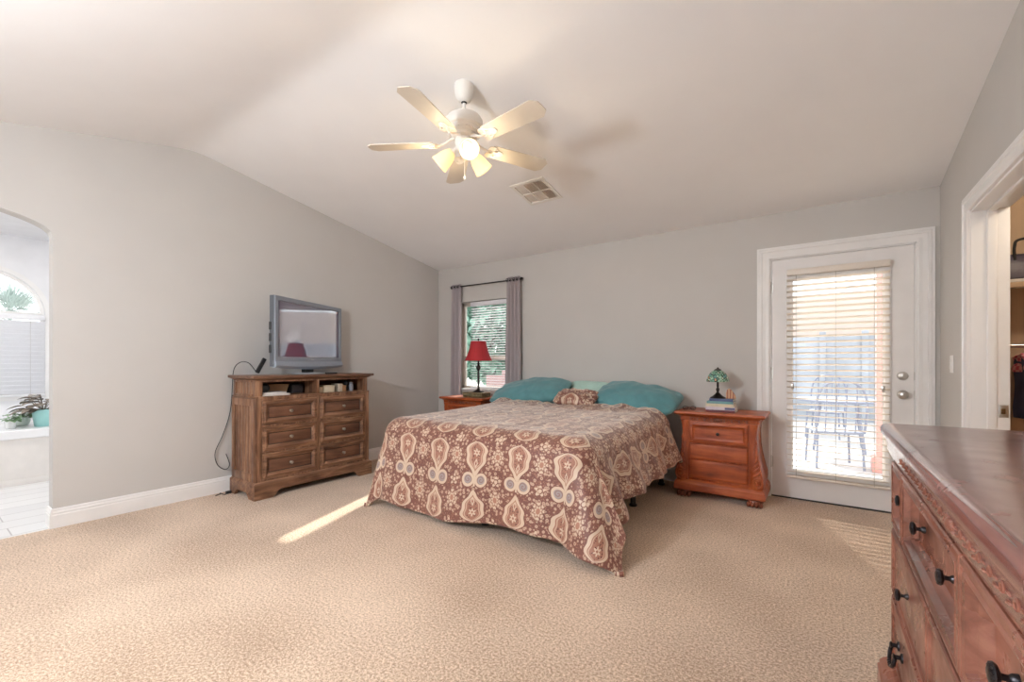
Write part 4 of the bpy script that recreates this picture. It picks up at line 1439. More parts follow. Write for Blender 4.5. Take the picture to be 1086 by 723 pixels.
# ------------------------------------------------------------------ television
ZT = 1.045
tv = empty('television', (-4.062, 2.328, ZT), R(113.5), 'flat screen television with grey bezel standing on the media chest', 'television')
W2, TB, TT = 0.488, 0.074, 0.694
bm = NB()
loft(bm, [[(-w, y, z0), (w, y, z0), (w, y, z1), (-w, y, z1)] for w, y, z0, z1 in ((W2 - 0.10, 0.075, TB + 0.09, TT - 0.07), (W2 - 0.05, 0.060, TB + 0.05, TT - 0.03), (W2 - 0.004, 0.030, TB + 0.004, TT - 0.004), (W2, 0.022, TB, TT), (W2, -0.018, TB, TT))])
mk('casing', bm, pmat('dark_grey_plastic', (0.09, 0.10, 0.115), 0.5), tv, smooth=25)
bm = NB()
sx0, sx1, sz0, sz1 = -W2 + 0.046, W2 - 0.046, TB + 0.088, TT - 0.044
def rl(i0, y, dz=0): return [(-W2 + i0, y, TB + i0), (W2 - i0, y, TB + i0), (W2 - i0, y, TT - i0), (-W2 + i0, y, TT - i0)]
loft(bm, [rl(0, -0.016), rl(0, -0.024), rl(0.004, -0.029),
          [(sx0 - 0.008, -0.030, sz0 - 0.008), (sx1 + 0.008, -0.030, sz0 - 0.008), (sx1 + 0.008, -0.030, sz1 + 0.008), (sx0 - 0.008, -0.030, sz1 + 0.008)],
          [(sx0, -0.022, sz0), (sx1, -0.022, sz0), (sx1, -0.022, sz1), (sx0, -0.022, sz1)]], False, False)
bz = mk('bezel', bm, M['silver'], tv, smooth=25)
# lower speaker lip with a gentle curve
bm = NB()
n = 20
loops = []
for k in range(n + 1):
    x = -W2 + 2 * W2 * k / n
    c = 1 - (x / W2) ** 2
    loops.append([(x, -0.026, TB + 0.050), (x, -0.036, TB + 0.040), (x, -0.044 - 0.006 * c, TB + 0.012 - 0.014 * c), (x, -0.030, TB - 0.010 - 0.018 * c), (x, 0.0, TB - 0.004), (x, 0.0, TB + 0.05)])
loft(bm, loops)
mk('speaker_bar', bm, pmat('silver_speaker_plastic', (0.32, 0.36, 0.43), 0.3, 0.2), tv, smooth=40)
mk('maker_badge', box(NB(), -0.025, 0.025, -0.0325, -0.0295, TB + 0.060, TB + 0.070, 0.001), pmat('badge_silver', (0.75, 0.77, 0.80), 0.25, 0.4), bz)
m_scr = pmat('screen_glass', (0.13, 0.12, 0.19), 0.05, spec=1.0, coat=1.0)  # lavender base colour stands in for hazy reflections on the screen
m_scr.node_tree.nodes['Principled BSDF'].inputs['Coat Roughness'].default_value = 0.03
m_scr.node_tree.nodes['Principled BSDF'].inputs['Coat IOR'].default_value = 2.2
mk('screen', box(NB(), sx0 - 0.002, sx1 + 0.002, -0.0225, -0.018, sz0 - 0.002, sz1 + 0.002), m_scr, tv, smooth=0)
bm = NB()
lathe(bm, [(0.20, 0), (0.205, 0.004), (0.200, 0.009), (0.12, 0.016)], 40, Matrix.Diagonal((1, 0.58, 1, 1)))
mk('stand_base', bm, pmat('stand_grey', (0.36, 0.39, 0.44), 0.35), tv)
mk('stand_neck', box(NB(), -0.07, 0.07, 0.0, 0.04, 0.012, TB + 0.05, 0.012), M['black'], tv)
bm = NB()
for q in range(3): box(bm, -W2 - 0.006, -W2 + 0.002, 0.008, 0.030, TB + 0.12 + q * 0.10, TB + 0.19 + q * 0.10, 0.003)
mk('side_ports', bm, M['black'], tv)
o = tag(mk('remote_control', box(NB(), -0.055, 0.055, -0.018, 0.018, 0, 0.016, 0.006, 3), M['black'], loc=(-3.905, 2.46, ZT), rot=(0, 0, R(80))), 'short black remote control lying in front of the television stand', 'remote control')

# cable dropping from an adapter behind the television
cb = empty('adapter_cable', (-4.08, 1.845, ZT), 0, 'thin black cable with a small adapter looping down the wall behind the media chest', 'cable')
def cbp(p): return (p[0] + 4.08, p[1] - 1.845, p[2] - ZT)
T = Matrix.Translation(cbp((-4.08, 1.885, 1.128))) @ Matrix.Rotation(R(-28), 4, 'X')
mk('adapter', box(NB(), -0.012, 0.012, -0.017, 0.017, -0.072, 0.072, 0.005, M=T), M['black'], cb)
path = [(-4.08, 1.850, 1.066), (-4.15, 1.815, 1.150), (-4.24, 1.78, 1.155), (-4.33, 1.765, 1.080), (-4.345, 1.757, 0.852), (-4.35, 1.74, 0.684), (-4.345, 1.682, 0.506), (-4.34, 1.622, 0.365), (-4.335, 1.640, 0.255), (-4.332, 1.700, 0.205), (-4.336, 1.735, 0.24), (-4.345, 1.71, 0.34)]
bm = NB(); tube(bm, smooth_path([cbp(p) for p in path], 6), 0.0035, 6)
mk('wire', bm, M['black'], cb)
bm = NB(); tube(bm, smooth_path([(0, 0, 0.012), (0.03, -0.03, 0.006), (0.01, -0.06, 0.022), (-0.02, -0.045, 0.008), (0.0, -0.09, 0.006)], 6), 0.004, 6)
box(bm, -0.014, 0.014, -0.012, 0.030, 0.0, 0.024, 0.004)
tag(mk('power_plug', bm, M['black'], loc=(-4.27, 1.690, 0)), 'small black plug with a twisted lead on the carpet by the chest corner', 'plug')

# ------------------------------------------------------------------ curtains, rod and blinds
RZ, RY = 2.163, 4.335
rd = empty('curtain_rod', (-3.51, RY, RZ), 0, 'thin black curtain rod over the back window', 'curtain rod')
bm = NB(); tube(bm, [(-0.53, 0, 0.004), (0.56, 0, -0.004)], 0.008, 12); mk('pole', bm, M['rod'], rd)
for sx in (-0.945, 1):
    bm = NB(); blob(bm, (sx * 0.578, 0, 0), 0.022, 0.018, 0.018, 2); mk('finial', bm, M['rod'], rd)
    bm = NB(); tube(bm, [(sx * 0.52, 0, -0.002), (sx * 0.52, YB - RY, -0.002)], 0.006, 8); box(bm, sx * 0.52 - 0.012, sx * 0.52 + 0.012, YB - RY - 0.004, YB - RY, -0.035, 0.03, 0.002)
    mk('bracket', bm, M['rod'], rd)


def curtain(x0, x1, folds, label, flare, seed, lean=-0.15):
    o = empty('curtain', ((x0 + x1) / 2, RY, 0.03), 0, label, 'curtain', 'curtains at the back window')
    w = x1 - x0
    bm = NB()
    NX_, NZ = 16 * folds, 26
    H0, H1 = 0.0, RZ + 0.035 - 0.03
    V = []
    for j in range(NZ + 1):
        f = j / NZ
        z = H1 * f
        r = []
        for i in range(NX_ + 1):
            u = i / NX_
            ww = w * (1 + flare * (1 - f))
            x = (u - 0.5) * ww + flare * w * lean * (1 - f)
            amp = 0.021 + 0.004 * n3(u * 3 + seed, f * 2)
            y = amp * math.sin(2 * PI * folds * u + 0.4 + 0.5 * n3(seed, f * 1.5, 1)) + 0.006 * n3(u * 4, f * 3, seed)
            r.append(bm.verts.new((x, y, z)))
        V.append(r)
    for j in range(NZ):
        for i in range(NX_):
            bm.faces.new((V[j][i], V[j][i + 1], V[j + 1][i + 1], V[j + 1][i]))
    c = mk('cloth', bm, M['curtain'], o, smooth=180)
    s_ = c.modifiers.new('thickness', 'SOLIDIFY'); s_.thickness = 0.003
    # metal eyelets
    bm = NB()
    for k in range(folds * 2):
        x = -w / 2 + w * (k + 0.5) / (folds * 2)
        tube(bm, [(x, 0.030 * math.cos(2 * PI * q / 16), RZ - 0.03 + 0.020 * math.sin(2 * PI * q / 16)) for q in range(17)], 0.003, 6)
    mk('eyelets', bm, M['rod'], o)
    return o


curtain(-4.075, -3.905, 3, 'mauve grey curtain at the left of the back window, nearer the room corner', 0.22, 2, -0.5)
curtain(-3.155, -2.955, 4, 'mauve grey curtain at the right of the back window, beside the bed', 0.34, 5)


def blind(name, label, x0, x1, z0, z1, y, n, width, tilt, mat, head_h, loc_mat=None, cords=(0.12, 0.5, 0.88), group=None, parentloc=None, rz=0, wand=False):
    """slatted blind; local frame: x across, -y into the room"""
    cxm = (x0 + x1) / 2
    o = empty(name, parentloc or (cxm, y, z0), rz, label, 'blind')
    w = x1 - x0
    H = z1 - z0
    bm = NB(); box(bm, -w / 2, w / 2, -0.026, 0.026, H - head_h, H, 0.004)
    mk('headrail', bm, mat, o)
    bm = NB()
    for k in range(n):
        z = 0.028 + (H - head_h - 0.045) * (k + 0.5) / n
        T = Matrix.Translation((0, 0, z)) @ Matrix.Rotation(R(tilt), 4, 'X')
        box(bm, -w / 2, w / 2, -width / 2, width / 2, -0.0014, 0.0014, 0.0007, 1, M=T)
    mk('slats', bm, mat, o, smooth=0)
    bm = NB(); box(bm, -w / 2, w / 2, -0.024, 0.024, 0, 0.020, 0.004)
    mk('bottom_rail', bm, mat, o)
    bm = NB()
    for c in cords:
        for yy in (-width / 2 * math.cos(R(tilt)) - 0.001, width / 2 * math.cos(R(tilt)) + 0.001):
            tube(bm, [(-w / 2 + c * w, yy, 0.01), (-w / 2 + c * w, yy, H - head_h)], 0.0011, 5)
    mk('ladder_cords', bm, M['cord'], o)
    if wand:
        bm = NB(); tube(bm, [(w / 2 - 0.05, -0.034, H - head_h), (w / 2 - 0.055, -0.036, H - head_h - 0.75)], 0.0035, 8)
        mk('wand', bm, mat, o)
    return o


bd = blind('door_blind', 'cream slatted blind hanging over the glass of the balcony door', -0.240, 0.424, 0.190, 1.935, 4.360, 35, 0.048, -15, M['slat'], 0.050, cords=(0.10, 0.5, 0.86))
for sx in (-1, 1):
    bm = NB(); box(bm, sx * 0.29 - 0.010, sx * 0.29 + 0.010, -0.034, -0.024, 0.74, 0.79, 0.003); blob(bm, (sx * 0.29, -0.034, 0.765), 0.009, 0.007, 0.018, 1)
    mk('hold_down_clip', bm, M['chrome'], bd)
blind('window_blind', 'cream slatted blind in the back window behind the red lamp', -3.800, -3.090, 0.822, 1.955, 4.432, 32, 0.040, -8, M['whiteslat'], 0.055, wand=False)
blind('bathroom_blind', 'white closed slatted blind in the arched bathroom window', -0.455, 0.455, 0.795, 1.672, 0, 17, 0.062, -50, M['whiteslat'], 0.055, parentloc=(-6.962, 0.495, 0.795), rz=R(90))

# ------------------------------------------------------------------ ceiling fan
FX, FY, FZ = -1.805, 2.035, 2.507
fan = empty('ceiling_fan', (FX, FY, FZ), 0, 'white five blade ceiling fan with three glowing glass shades', 'ceiling fan')
CT = cz(FY) - FZ
bm = NB()
lathe(bm, [(0.058, CT + 0.008), (0.061, CT - 0.012), (0.059, CT - 0.040), (0.052, CT - 0.070), (0.038, CT - 0.094), (0.022, CT - 0.104)], 32)
cn = mk('canopy', bm, M['fanwhite'], fan, smooth=40)
bm = NB()
blob(bm, (0, 0, CT - 0.101), 0.020, 0.020, 0.012, 2)
mk('hanger_ball', bm, M['rod'], cn)
mk('downrod', lathe(NB(), [(0.011, 0.165), (0.011, CT - 0.10)], 16), M['fanwhite'], fan)
bm = NB()
lathe(bm, [(0.018, 0.205), (0.030, 0.190), (0.034, 0.178), (0.075, 0.172), (0.102, 0.158), (0.116, 0.135), (0.119, 0.110), (0.116, 0.092), (0.108, 0.086)], 48)
mk('motor_housing', bm, M['fanwhite'], fan, smooth=30)
bm = NB()
lathe(bm, [(0.106, 0.088), (0.104, 0.082), (0.078, 0.052), (0.080, 0.046), (0.072, 0.034), (0.050, 0.028)], 48)
for k in range(36):
    a = 2 * PI * k / 36
    T = Matrix.Rotation(a, 4, 'Z') @ Matrix.Translation((0.0925, 0, 0.067)) @ Matrix.Rotation(R(-40), 4, 'Y')
    box(bm, -0.003, 0.003, -0.003, 0.003, -0.016, 0.016, 0.001, 1, M=T)
mk('vent_ring', bm, M['fanwhite'], fan, smooth=30)
A0 = R(282.2)
RT = 0.605
for k in range(5):
    a = A0 + k * 2 * PI / 5
    T = Matrix.Rotation(a, 4, 'Z') @ Matrix.Rotation(R(-11), 4, 'X')
    # blade with clipped corners
    ol = [(0.185, -0.048), (0.20, -0.056), (RT - 0.036, -0.068), (RT, -0.036), (RT, 0.036), (RT - 0.036, 0.068), (0.20, 0.056), (0.185, 0.048)]
    bm = NB()
    merge(bm, plate(ol, [], lambda p, q, t: (p, q, t - 0.003), 0.006), T)
    bl = mk('blade', bm, M['blade'], fan, smooth=25)
    # ornate bracket: arm + pierced three-lobed plate
    bm = NB()
    tube(bm, [(0.060, 0, 0.034), (0.095, 0, 0.020), (0.125, 0, 0.004), (0.165, 0, -0.008)], [0.010, 0.009, 0.008, 0.007], 8, M=T)
    lob = []
    for q in range(48):
        t = 2 * PI * q / 48
        r = 0.046 + 0.012 * math.cos(3 * t)
        lob.append((0.205 + r * 1.15 * math.cos(t), r * math.sin(t)))
    hole = [[(0.205 + dx + 0.011 * math.cos(2 * PI * q / 14), dy + 0.009 * math.sin(2 * PI * q / 14)) for q in range(14)] for dx, dy in ((-0.022, 0.0), (0.012, 0.022), (0.012, -0.022))]
    merge(bm, plate(lob, hole, lambda p, q, t: (p, q, -0.0085 + t), 0.0045), T)
    for dx, dy in ((-0.022, 0.0), (0.012, 0.022), (0.012, -0.022)):
        tube(bm, [(0.205 + dx + 0.013 * math.cos(2 * PI * q / 16), dy + 0.011 * math.sin(2 * PI * q / 16), -0.009) for q in range(17)], 0.003, 6, M=T)
    for dx, dy in ((0.045, 0), (-0.002, 0.035), (-0.002, -0.035)):
        blob(bm, (0.205 + dx, dy, -0.009), 0.005, 0.005, 0.003, 1, M=T)
    mk('blade_iron', bm, M['fanwhite'], fan, smooth=35)
bm = NB()
lathe(bm, [(0.050, 0.030), (0.056, 0.018), (0.056, 0.000), (0.048, -0.014), (0.044, -0.040), (0.030, -0.056), (0.012, -0.064), (0.008, -0.078), (0.003, -0.084)], 32)
mk('light_kit', bm, M['fanwhite'], fan, smooth=30)
M['shadeglass'] = translucent_mat('frosted_glass_shade', (0.87, 0.75, 0.54), 0.40, 0.3, 0.30, (1.0, 0.80, 0.48))
M['bulb'] = pmat('lit_bulb', (1, 0.95, 0.85), 0.4, emit=(1.0, 0.86, 0.58), emit_s=2.4)
for a in (R(322), R(202), R(82)):
    T = Matrix.Rotation(a, 4, 'Z') @ Matrix.Translation((0.050, 0, -0.022)) @ Matrix.Rotation(R(128), 4, 'Y')
    bm = NB()
    lathe(bm, [(0.010, -0.020), (0.012, 0.020), (0.024, 0.026), (0.025, 0.042), (0.020, 0.046)], 20, T)
    fit = mk('lamp_holder', bm, M['fanwhite'], fan)
    bm = NB()
    lathe(bm, [(0.024, 0.032), (0.030, 0.042), (0.041, 0.066), (0.049, 0.095), (0.053, 0.125), (0.056, 0.140), (0.0585, 0.150)], 32, T, cap=False)
    s_ = mk('glass_shade', bm, M['shadeglass'], fit, smooth=180)
    sdm = s_.modifiers.new('thickness', 'SOLIDIFY'); sdm.thickness = 0.003
    bm = NB()
    lathe(bm, [(0.012, 0.046), (0.014, 0.062), (0.024, 0.085), (0.027, 0.102), (0.022, 0.118), (0.010, 0.127)], 20, T)
    mk('bulb', bm, M['bulb'], fit)
    p = Matrix.Translation((FX, FY, FZ)) @ T @ Vector((0, 0, 0.20))
    add_light('fan_lamp_light', 'POINT', p, FAN_W, (1.0, 0.80, 0.52), shadow_soft_size=0.035)
bm = NB()
tube(bm, [(0.022, -0.020, -0.06), (0.022, -0.020, -0.215)], 0.0016, 6)
blob(bm, (0.022, -0.020, -0.226), 0.007, 0.007, 0.012, 2)
mk('pull_chain', bm, M['fanwhite'], fan)

# ------------------------------------------------------------------ dresser in the right foreground (front faces the room)
DXW, DYC, DZH = 0.435, 1.028, 0.950
dr = empty('dresser', (DXW, DYC, 0), R(-90), 'large reddish brown carved dresser along the right wall in the foreground', 'dresser')
# local x = world -Y, local -y = world -X;  face plane of the carcass
FP = -0.245
HWD = 0.868
bm = NB()
rects(bm, [(HWD - 0.004, FP - 0.004, 0.246, 0.845), (HWD + 0.004, FP - 0.012, 0.248, 0.865), (HWD + 0.008, FP - 0.014, 0.248, 0.892), (HWD + 0.014, FP - 0.016, 0.249, 0.898), (HWD + 0.022, FP - 0.019, 0.250, 0.904), (HWD + 0.030, FP - 0.025, 0.251, 0.912),
           (HWD + 0.0325, FP - 0.028, 0.251, 0.920), (HWD + 0.033, FP - 0.0285, 0.251, 0.928), (HWD + 0.031, FP - 0.027, 0.251, 0.937), (HWD + 0.026, FP - 0.022, 0.250, 0.944), (HWD + 0.017, FP - 0.013, 0.248, 0.9485), (HWD + 0.008, FP - 0.004, 0.246, 0.950)])
mk('top', bm, M['dr_top'], dr, smooth=60)
bm = NB(); box(bm, -HWD, HWD, FP + 0.034, 0.245, 0.05, 0.846, 0.003)
for z0, z1 in ((0.830, 0.846), (0.610, 0.622), (0.394, 0.406), (0.185, 0.197)):
    box(bm, -HWD, HWD, FP + 0.002, FP + 0.04, z0, z1, 0.002)
for x in (-HWD + 0.008, HWD - 0.008, -0.2855, 0.2855):
    box(bm, x - 0.006, x + 0.006, FP + 0.003, FP + 0.04, 0.19, 0.612, 0.001)
for x in (-HWD + 0.008, HWD - 0.008, -0.643, 0.0, 0.643):
    box(bm, x - 0.006, x + 0.006, FP + 0.003, FP + 0.04, 0.612, 0.84, 0.001)
mk('carcass', bm, M['dr_v'], dr, smooth=30)
bm = NB()
leaf_scrolls(bm, -0.58, 0.58, 0.877, FP - 0.011, 0.024, 24)
mk('carved_frieze', bm, M['dr_h'], dr)
# end panel at the far side, facing the balcony door
for sx in (-1, 1):
    bm = NB()
    loft(bm, [[(sx * (HWD + d - 0.004), FP + 0.04 + i, 0.22 + i), (sx * (HWD + d - 0.004), 0.235 - i, 0.22 + i), (sx * (HWD + d - 0.004), 0.235 - i, 0.82 - i), (sx * (HWD + d - 0.004), FP + 0.04 + i, 0.82 - i)] for i, d in ((0, 0), (0, 0.008), (0.01, 0.010), (0.05, 0.010), (0.058, 0.004), (0.07, 0.003))])
    mk('end_panel', bm, M['dr_v'], dr, smooth=30)
M['rosette'] = pmat('dark_pewter', (0.045, 0.042, 0.046), 0.32, 0.9, noise_scale=60, noise_amt=0.4, bump=0.5, bump_scale=160)


def rosette_knob(x, y, z, parent):
    T = Matrix.Translation((x, y, z)) @ Matrix.Rotation(R(90), 4, 'X')
    bm = NB()
    lathe(bm, [(0.009, -0.002), (0.008, 0.004), (0.0045, 0.008), (0.0045, 0.017)], 14, T)
    lathe(bm, [(0.006, 0.015), (0.014, 0.018), (0.0165, 0.022), (0.013, 0.026), (0.006, 0.028)], 24, T)
    for k in range(12):
        a = 2 * PI * k / 12
        blob(bm, (0.0125 * math.cos(a), 0.0125 * math.sin(a), 0.024), 0.0032, 0.0032, 0.0028, 1, M=T)
    return mk('knob', bm, M['rosette'], parent)


DEEP = [(0, 0.0), (0, 0.004), (0, 0.034), (0.003, 0.037), (0.010, 0.038), (0.012, 0.035), (0.018, 0.035), (0.022, 0.038), (0.028, 0.036), (0.034, 0.022), (0.040, 0.018), (0.046, 0.006), (0.052, 0.004)]
for x0, x1, ks in ((-0.862, -0.647, (0.5,)), (-0.640, -0.004, (0.255, 0.745)), (0.004, 0.640, (0.255, 0.745)), (0.647, 0.862, (0.5,))):
    d = mk('drawer', panel(NB(), x0, x1, 0.622, 0.829, FP + 0.034, DEEP), M['dr_h'], dr, smooth=30)
    for q in ks: rosette_knob(x0 + (x1 - x0) * q, FP + 0.022, 0.726, d)
FLAT = [(0, 0), (0, 0.034), (0.003, 0.037), (0.008, 0.038), (0.010, 0.036), (0.016, 0.036), (0.020, 0.032), (0.026, 0.031), (0.04, 0.031)]
for x0, x1 in ((-0.862, -0.289), (-0.282, 0.282), (0.289, 0.862)):
    d = mk('drawer', panel(NB(), x0, x1, 0.407, 0.609, FP + 0.034, FLAT), M['dr_h'], dr, smooth=30)
    rosette_knob(x0 + (x1 - x0) * 0.5, FP + 0.003, 0.508, d)
    d = mk('drawer', panel(NB(), x0, x1, 0.198, 0.393, FP + 0.034, FLAT), M['dr_h'], dr, smooth=30)
    for q in (0.27, 0.73):
        xx = x0 + (x1 - x0) * q
        bm = NB()
        for s_ in (-1, 1):
            T = Matrix.Translation((xx + s_ * 0.034, FP + 0.003, 0.285)) @ Matrix.Rotation(R(90), 4, 'X')
            lathe(bm, [(0.014, 0), (0.013, 0.004), (0.006, 0.007), (0.006, 0.016), (0.010, 0.020), (0.004, 0.023)], 16, T)
        pts = [(xx - 0.034, FP - 0.014, 0.283), (xx - 0.038, FP - 0.018, 0.263), (xx - 0.022, FP - 0.021, 0.247), (xx, FP - 0.022, 0.243), (xx + 0.022, FP - 0.021, 0.247), (xx + 0.038, FP - 0.018, 0.263), (xx + 0.034, FP - 0.014, 0.283)]
        tube(bm, smooth_path(pts, 5), 0.005, 8)
        for s_ in (-0.012, 0.0, 0.012): blob(bm, (xx + s_, FP - 0.022, 0.244), 0.007, 0.007, 0.007, 1)
        mk('bail_pull', bm, M['rosette'], d)
bm = NB()
rects(bm, [(HWD + 0.022, FP - 0.030, 0.245, 0.060), (HWD + 0.028, FP - 0.036, 0.246, 0.066), (HWD + 0.028, FP - 0.036, 0.246, 0.135), (HWD + 0.022, FP - 0.030, 0.245, 0.142), (HWD + 0.024, FP - 0.032, 0.245, 0.150), (HWD + 0.016, FP - 0.022, 0.245, 0.165), (HWD + 0.004, FP - 0.008, 0.244, 0.180), (HWD - 0.002, FP + 0.002, 0.244, 0.190)])
mk('plinth', bm, M['dr_h'], dr, smooth=40)
for sx in (-1, 1):
    for yy in (FP + 0.05, 0.19):
        bm = NB()
        blob(bm, (sx * 0.79, yy + 0.02, 0.038), 0.066, 0.052, 0.036, 2)
        for q in range(4):
            xx = sx * 0.79 + (q - 1.5) * 0.031
            blob(bm, (xx, yy - 0.022 + 0.007 * abs(q - 1.5), 0.024), 0.0175, 0.036, 0.024, 2)
        for v in bm.verts: v.co.z = max(0.0, v.co.z)
        mk('paw_foot', bm, M['dr_v'], dr, smooth=60)

# ------------------------------------------------------------------ bathroom: tub deck and plants
tb = empty('bathtub', (-6.60, -0.09, 0), 0, 'white bathtub deck with cream apron under the arched bathroom window', 'bathtub')
bm = NB()
box(bm, 0.405, 0.425, -1.40, 1.40, 0.0, 0.435, 0.003)
mk('apron', bm, M['apron'], tb)
basin = [(-0.02 + 0.27 * math.cos(2 * PI * k / 40), -0.62 + 0.62 * math.sin(2 * PI * k / 40)) for k in range(40)]
bm = plate(rloop(-0.395, 0.450, -1.405, 1.405), [basin], lambda a, b, t: (a, b, 0.435 + t), 0.085)
dk = mk('deck', bm, M['tub'], tb, smooth=25)
bvm = dk.modifiers.new('rounded', 'BEVEL'); bvm.width = 0.012; bvm.segments = 2; bvm.limit_method = 'ANGLE'
bm = NB()
loft(bm, [[(-0.02 + rx * math.cos(2 * PI * k / 40), -0.62 + ry * math.sin(2 * PI * k / 40), z) for k in range(40)] for rx, ry, z in ((0.272, 0.622, 0.518), (0.262, 0.61, 0.40), (0.235, 0.56, 0.16), (0.18, 0.48, 0.09), (0.02, 0.05, 0.085))], False, True)
mk('basin', bm, M['tub'], tb, smooth=60)
mk('toe_strip', box(NB(), 0.425, 0.432, -1.40, 1.40, 0.0, 0.055, 0.002), M['apron'], tb)


def leafy(parent, n, r0, r1, size, h, mat, seed, name='foliage'):
    rnd = random.Random(seed)
    bm = NB()
    for k in range(n):
        a = rnd.uniform(0, 2 * PI)
        el = rnd.uniform(0.15, 1.35)
        ln = rnd.uniform(r0, r1)
        d = Vector((math.cos(a) * math.cos(el), math.sin(a) * math.cos(el), math.sin(el)))
        side = d.cross(Vector((0, 0, 1))).normalized()
        base = Vector((0, 0, h))
        tip = base + d * ln
        tube(bm, [base, base + d * ln * 0.5, tip], 0.0025, 5)
        s = size * rnd.uniform(0.7, 1.2)
        out = (Vector((math.cos(a), math.sin(a), -0.25 + 0.5 * math.sin(el)))).normalized()
        rows = []
        for q in range(6):
            t = q / 5
            w = s * 0.36 * math.sin(PI * min(0.98, 0.06 + t * 0.92)) ** 0.8
            c = tip + out * s * t + Vector((0, 0, -0.25 * s * t * t))
            rows.append((bm.verts.new(c - side * w + Vector((0, 0, w * 0.3))), bm.verts.new(c), bm.verts.new(c + side * w + Vector((0, 0, w * 0.3)))))
        for p, q in zip(rows, rows[1:]):
            bm.faces.new((p[0], p[1], q[1], q[0])); bm.faces.new((p[1], p[2], q[2], q[1]))
    return mk(name, bm, mat, parent, smooth=180)


DKZ = 0.520
M['tealpot'] = pmat('turquoise_glaze', (0.38, 0.70, 0.68), 0.25, noise_scale=12, noise_amt=0.04)
M['whitepot'] = pmat('white_glaze', (0.78, 0.78, 0.78), 0.25)
M['soil'] = pmat('potting_soil', (0.06, 0.045, 0.035), 0.95)
M['begonia'] = pmat('bronze_mottled_leaf', (0.26, 0.22, 0.18), 0.5, noise_scale=30, noise_amt=0.65)
M['succulent'] = pmat('green_leaf', (0.20, 0.32, 0.17), 0.5, noise_scale=16, noise_amt=0.4)
p = empty('potted_plant', (-6.38, 0.865, DKZ), 0, 'bronze leaved plant in a turquoise pot on the bathtub deck', 'potted plant', 'plants on the bathtub deck')
mk('pot', lathe(NB(), [(0.062, 0), (0.068, 0.006), (0.082, 0.11), (0.086, 0.150), (0.090, 0.162), (0.086, 0.168), (0.078, 0.160)], 32), M['tealpot'], p, smooth=40)
mk('soil', lathe(NB(), [(0.078, 0.140), (0.078, 0.150)], 24), M['soil'], p)
leafy(p, 40, 0.06, 0.17, 0.115, 0.15, M['begonia'], 3)
p = empty('potted_plant', (-6.35, 0.640, DKZ), 0, 'small green plant in a white pot on the bathtub deck', 'potted plant', 'plants on the bathtub deck')
mk('pot', lathe(NB(), [(0.030, 0), (0.034, 0.004), (0.041, 0.062), (0.043, 0.074), (0.039, 0.076)], 28), M['whitepot'], p, smooth=40)
mk('soil', lathe(NB(), [(0.038, 0.062), (0.038, 0.068)], 20), M['soil'], p)
leafy(p, 20, 0.02, 0.07, 0.065, 0.068, M['succulent'], 8)
p = empty('potted_plant', (-6.58, 0.740, DKZ), 0, 'trailing grey green plant in a clear bowl between the white and turquoise pots', 'potted plant', 'plants on the bathtub deck')
mk('pot', lathe(NB(), [(0.035, 0), (0.050, 0.012), (0.060, 0.05), (0.056, 0.085), (0.052, 0.086)], 28), pmat('pale_green_bowl', (0.62, 0.68, 0.62), 0.2), p, smooth=40)
mk('soil', lathe(NB(), [(0.054, 0.066), (0.054, 0.072)], 20), M['soil'], p)
leafy(p, 26, 0.03, 0.09, 0.07, 0.072, M['succulent'], 11)
add_light('bathroom_fill_light', 'AREA', (-5.7, 0.2, 2.47), 14, (1.0, 0.97, 0.93), shape='DISK', size=0.4)  # added fill light for the bathroom, out of view
o = empty('added_bathroom_lamp', (-5.7, 0.2, 2.5), 0, 'added unseen round housing for the bathroom fill light', 'ceiling lamp')
mk('housing', lathe(NB(), [(0.22, 0.0), (0.23, -0.012), (0.22, -0.024)], 32), M['trim'], o)

# ------------------------------------------------------------------ closet contents
sf = empty('closet_shelf', (1.6, 4.23, 1.655), 0, 'white shelf board with a hanging rail in the closet', 'shelf')
mk('board', box(NB(), -0.74, 0.98, -0.19, 0.155, 0.0, 0.020, 0.003), M['doorpaint'], sf)
mk('cleat', box(NB(), -0.74, 0.98, -0.19, -0.172, -0.032, 0.0, 0.002), pmat('bare_wood_edge', (0.62, 0.46, 0.32), 0.6), sf)
bg = empty('handbag', (1.10, 4.20, 1.675), R(8), 'dark purple grey bag with black handle on the closet shelf', 'bag')
bm = NB()
BAG = pmat('dark_plum_leather', (0.085, 0.070, 0.105), 0.4, noise_scale=10, noise_amt=0.2, bump=0.4, bump_scale=80)
loft(bm, [[(sx * w, sy * d, z) for sx, sy in ((-1, -1), (1, -1), (1, 1), (-1, 1))] for w, d, z in ((0.14, 0.06, 0.0), (0.15, 0.068, 0.008), (0.15, 0.066, 0.09), (0.14, 0.045, 0.16), (0.135, 0.03, 0.172))])
bmesh.ops.bevel(bm, geom=bm.edges[:], offset=0.008, segments=2, affect='EDGES')
mk('bag_body', bm, BAG, bg)
bm = NB(); tube(bm, smooth_path([(-0.10, -0.05, 0.13), (-0.098, -0.04, 0.22), (-0.07, -0.035, 0.265), (0.07, -0.035, 0.265), (0.098, -0.04, 0.22), (0.10, -0.05, 0.13)], 6), 0.008, 8)
mk('handle', bm, M['black'], bg)
mk('clasp', box(NB(), -0.018, 0.018, -0.056, -0.047, 0.125, 0.15, 0.003), M['chrome'], bg)
ra = empty('hanging_rail', (1.6, 4.18, 1.262), 0, 'low clothes rail fixed in the closet', 'clothes rail')
bm = NB(); tube(bm, [(-0.755, 0, 0), (1.0, 0, 0)], 0.013, 12)
mk('rail', bm, M['chrome'], ra)
bm = NB(); lathe(bm, [(0.03, 0), (0.03, 0.006), (0.016, 0.02)], 16, Matrix.Translation((-0.756, 0, 0)) @ Matrix.Rotation(R(90), 4, 'Y'))
mk('flange', bm, M['chrome'], ra)


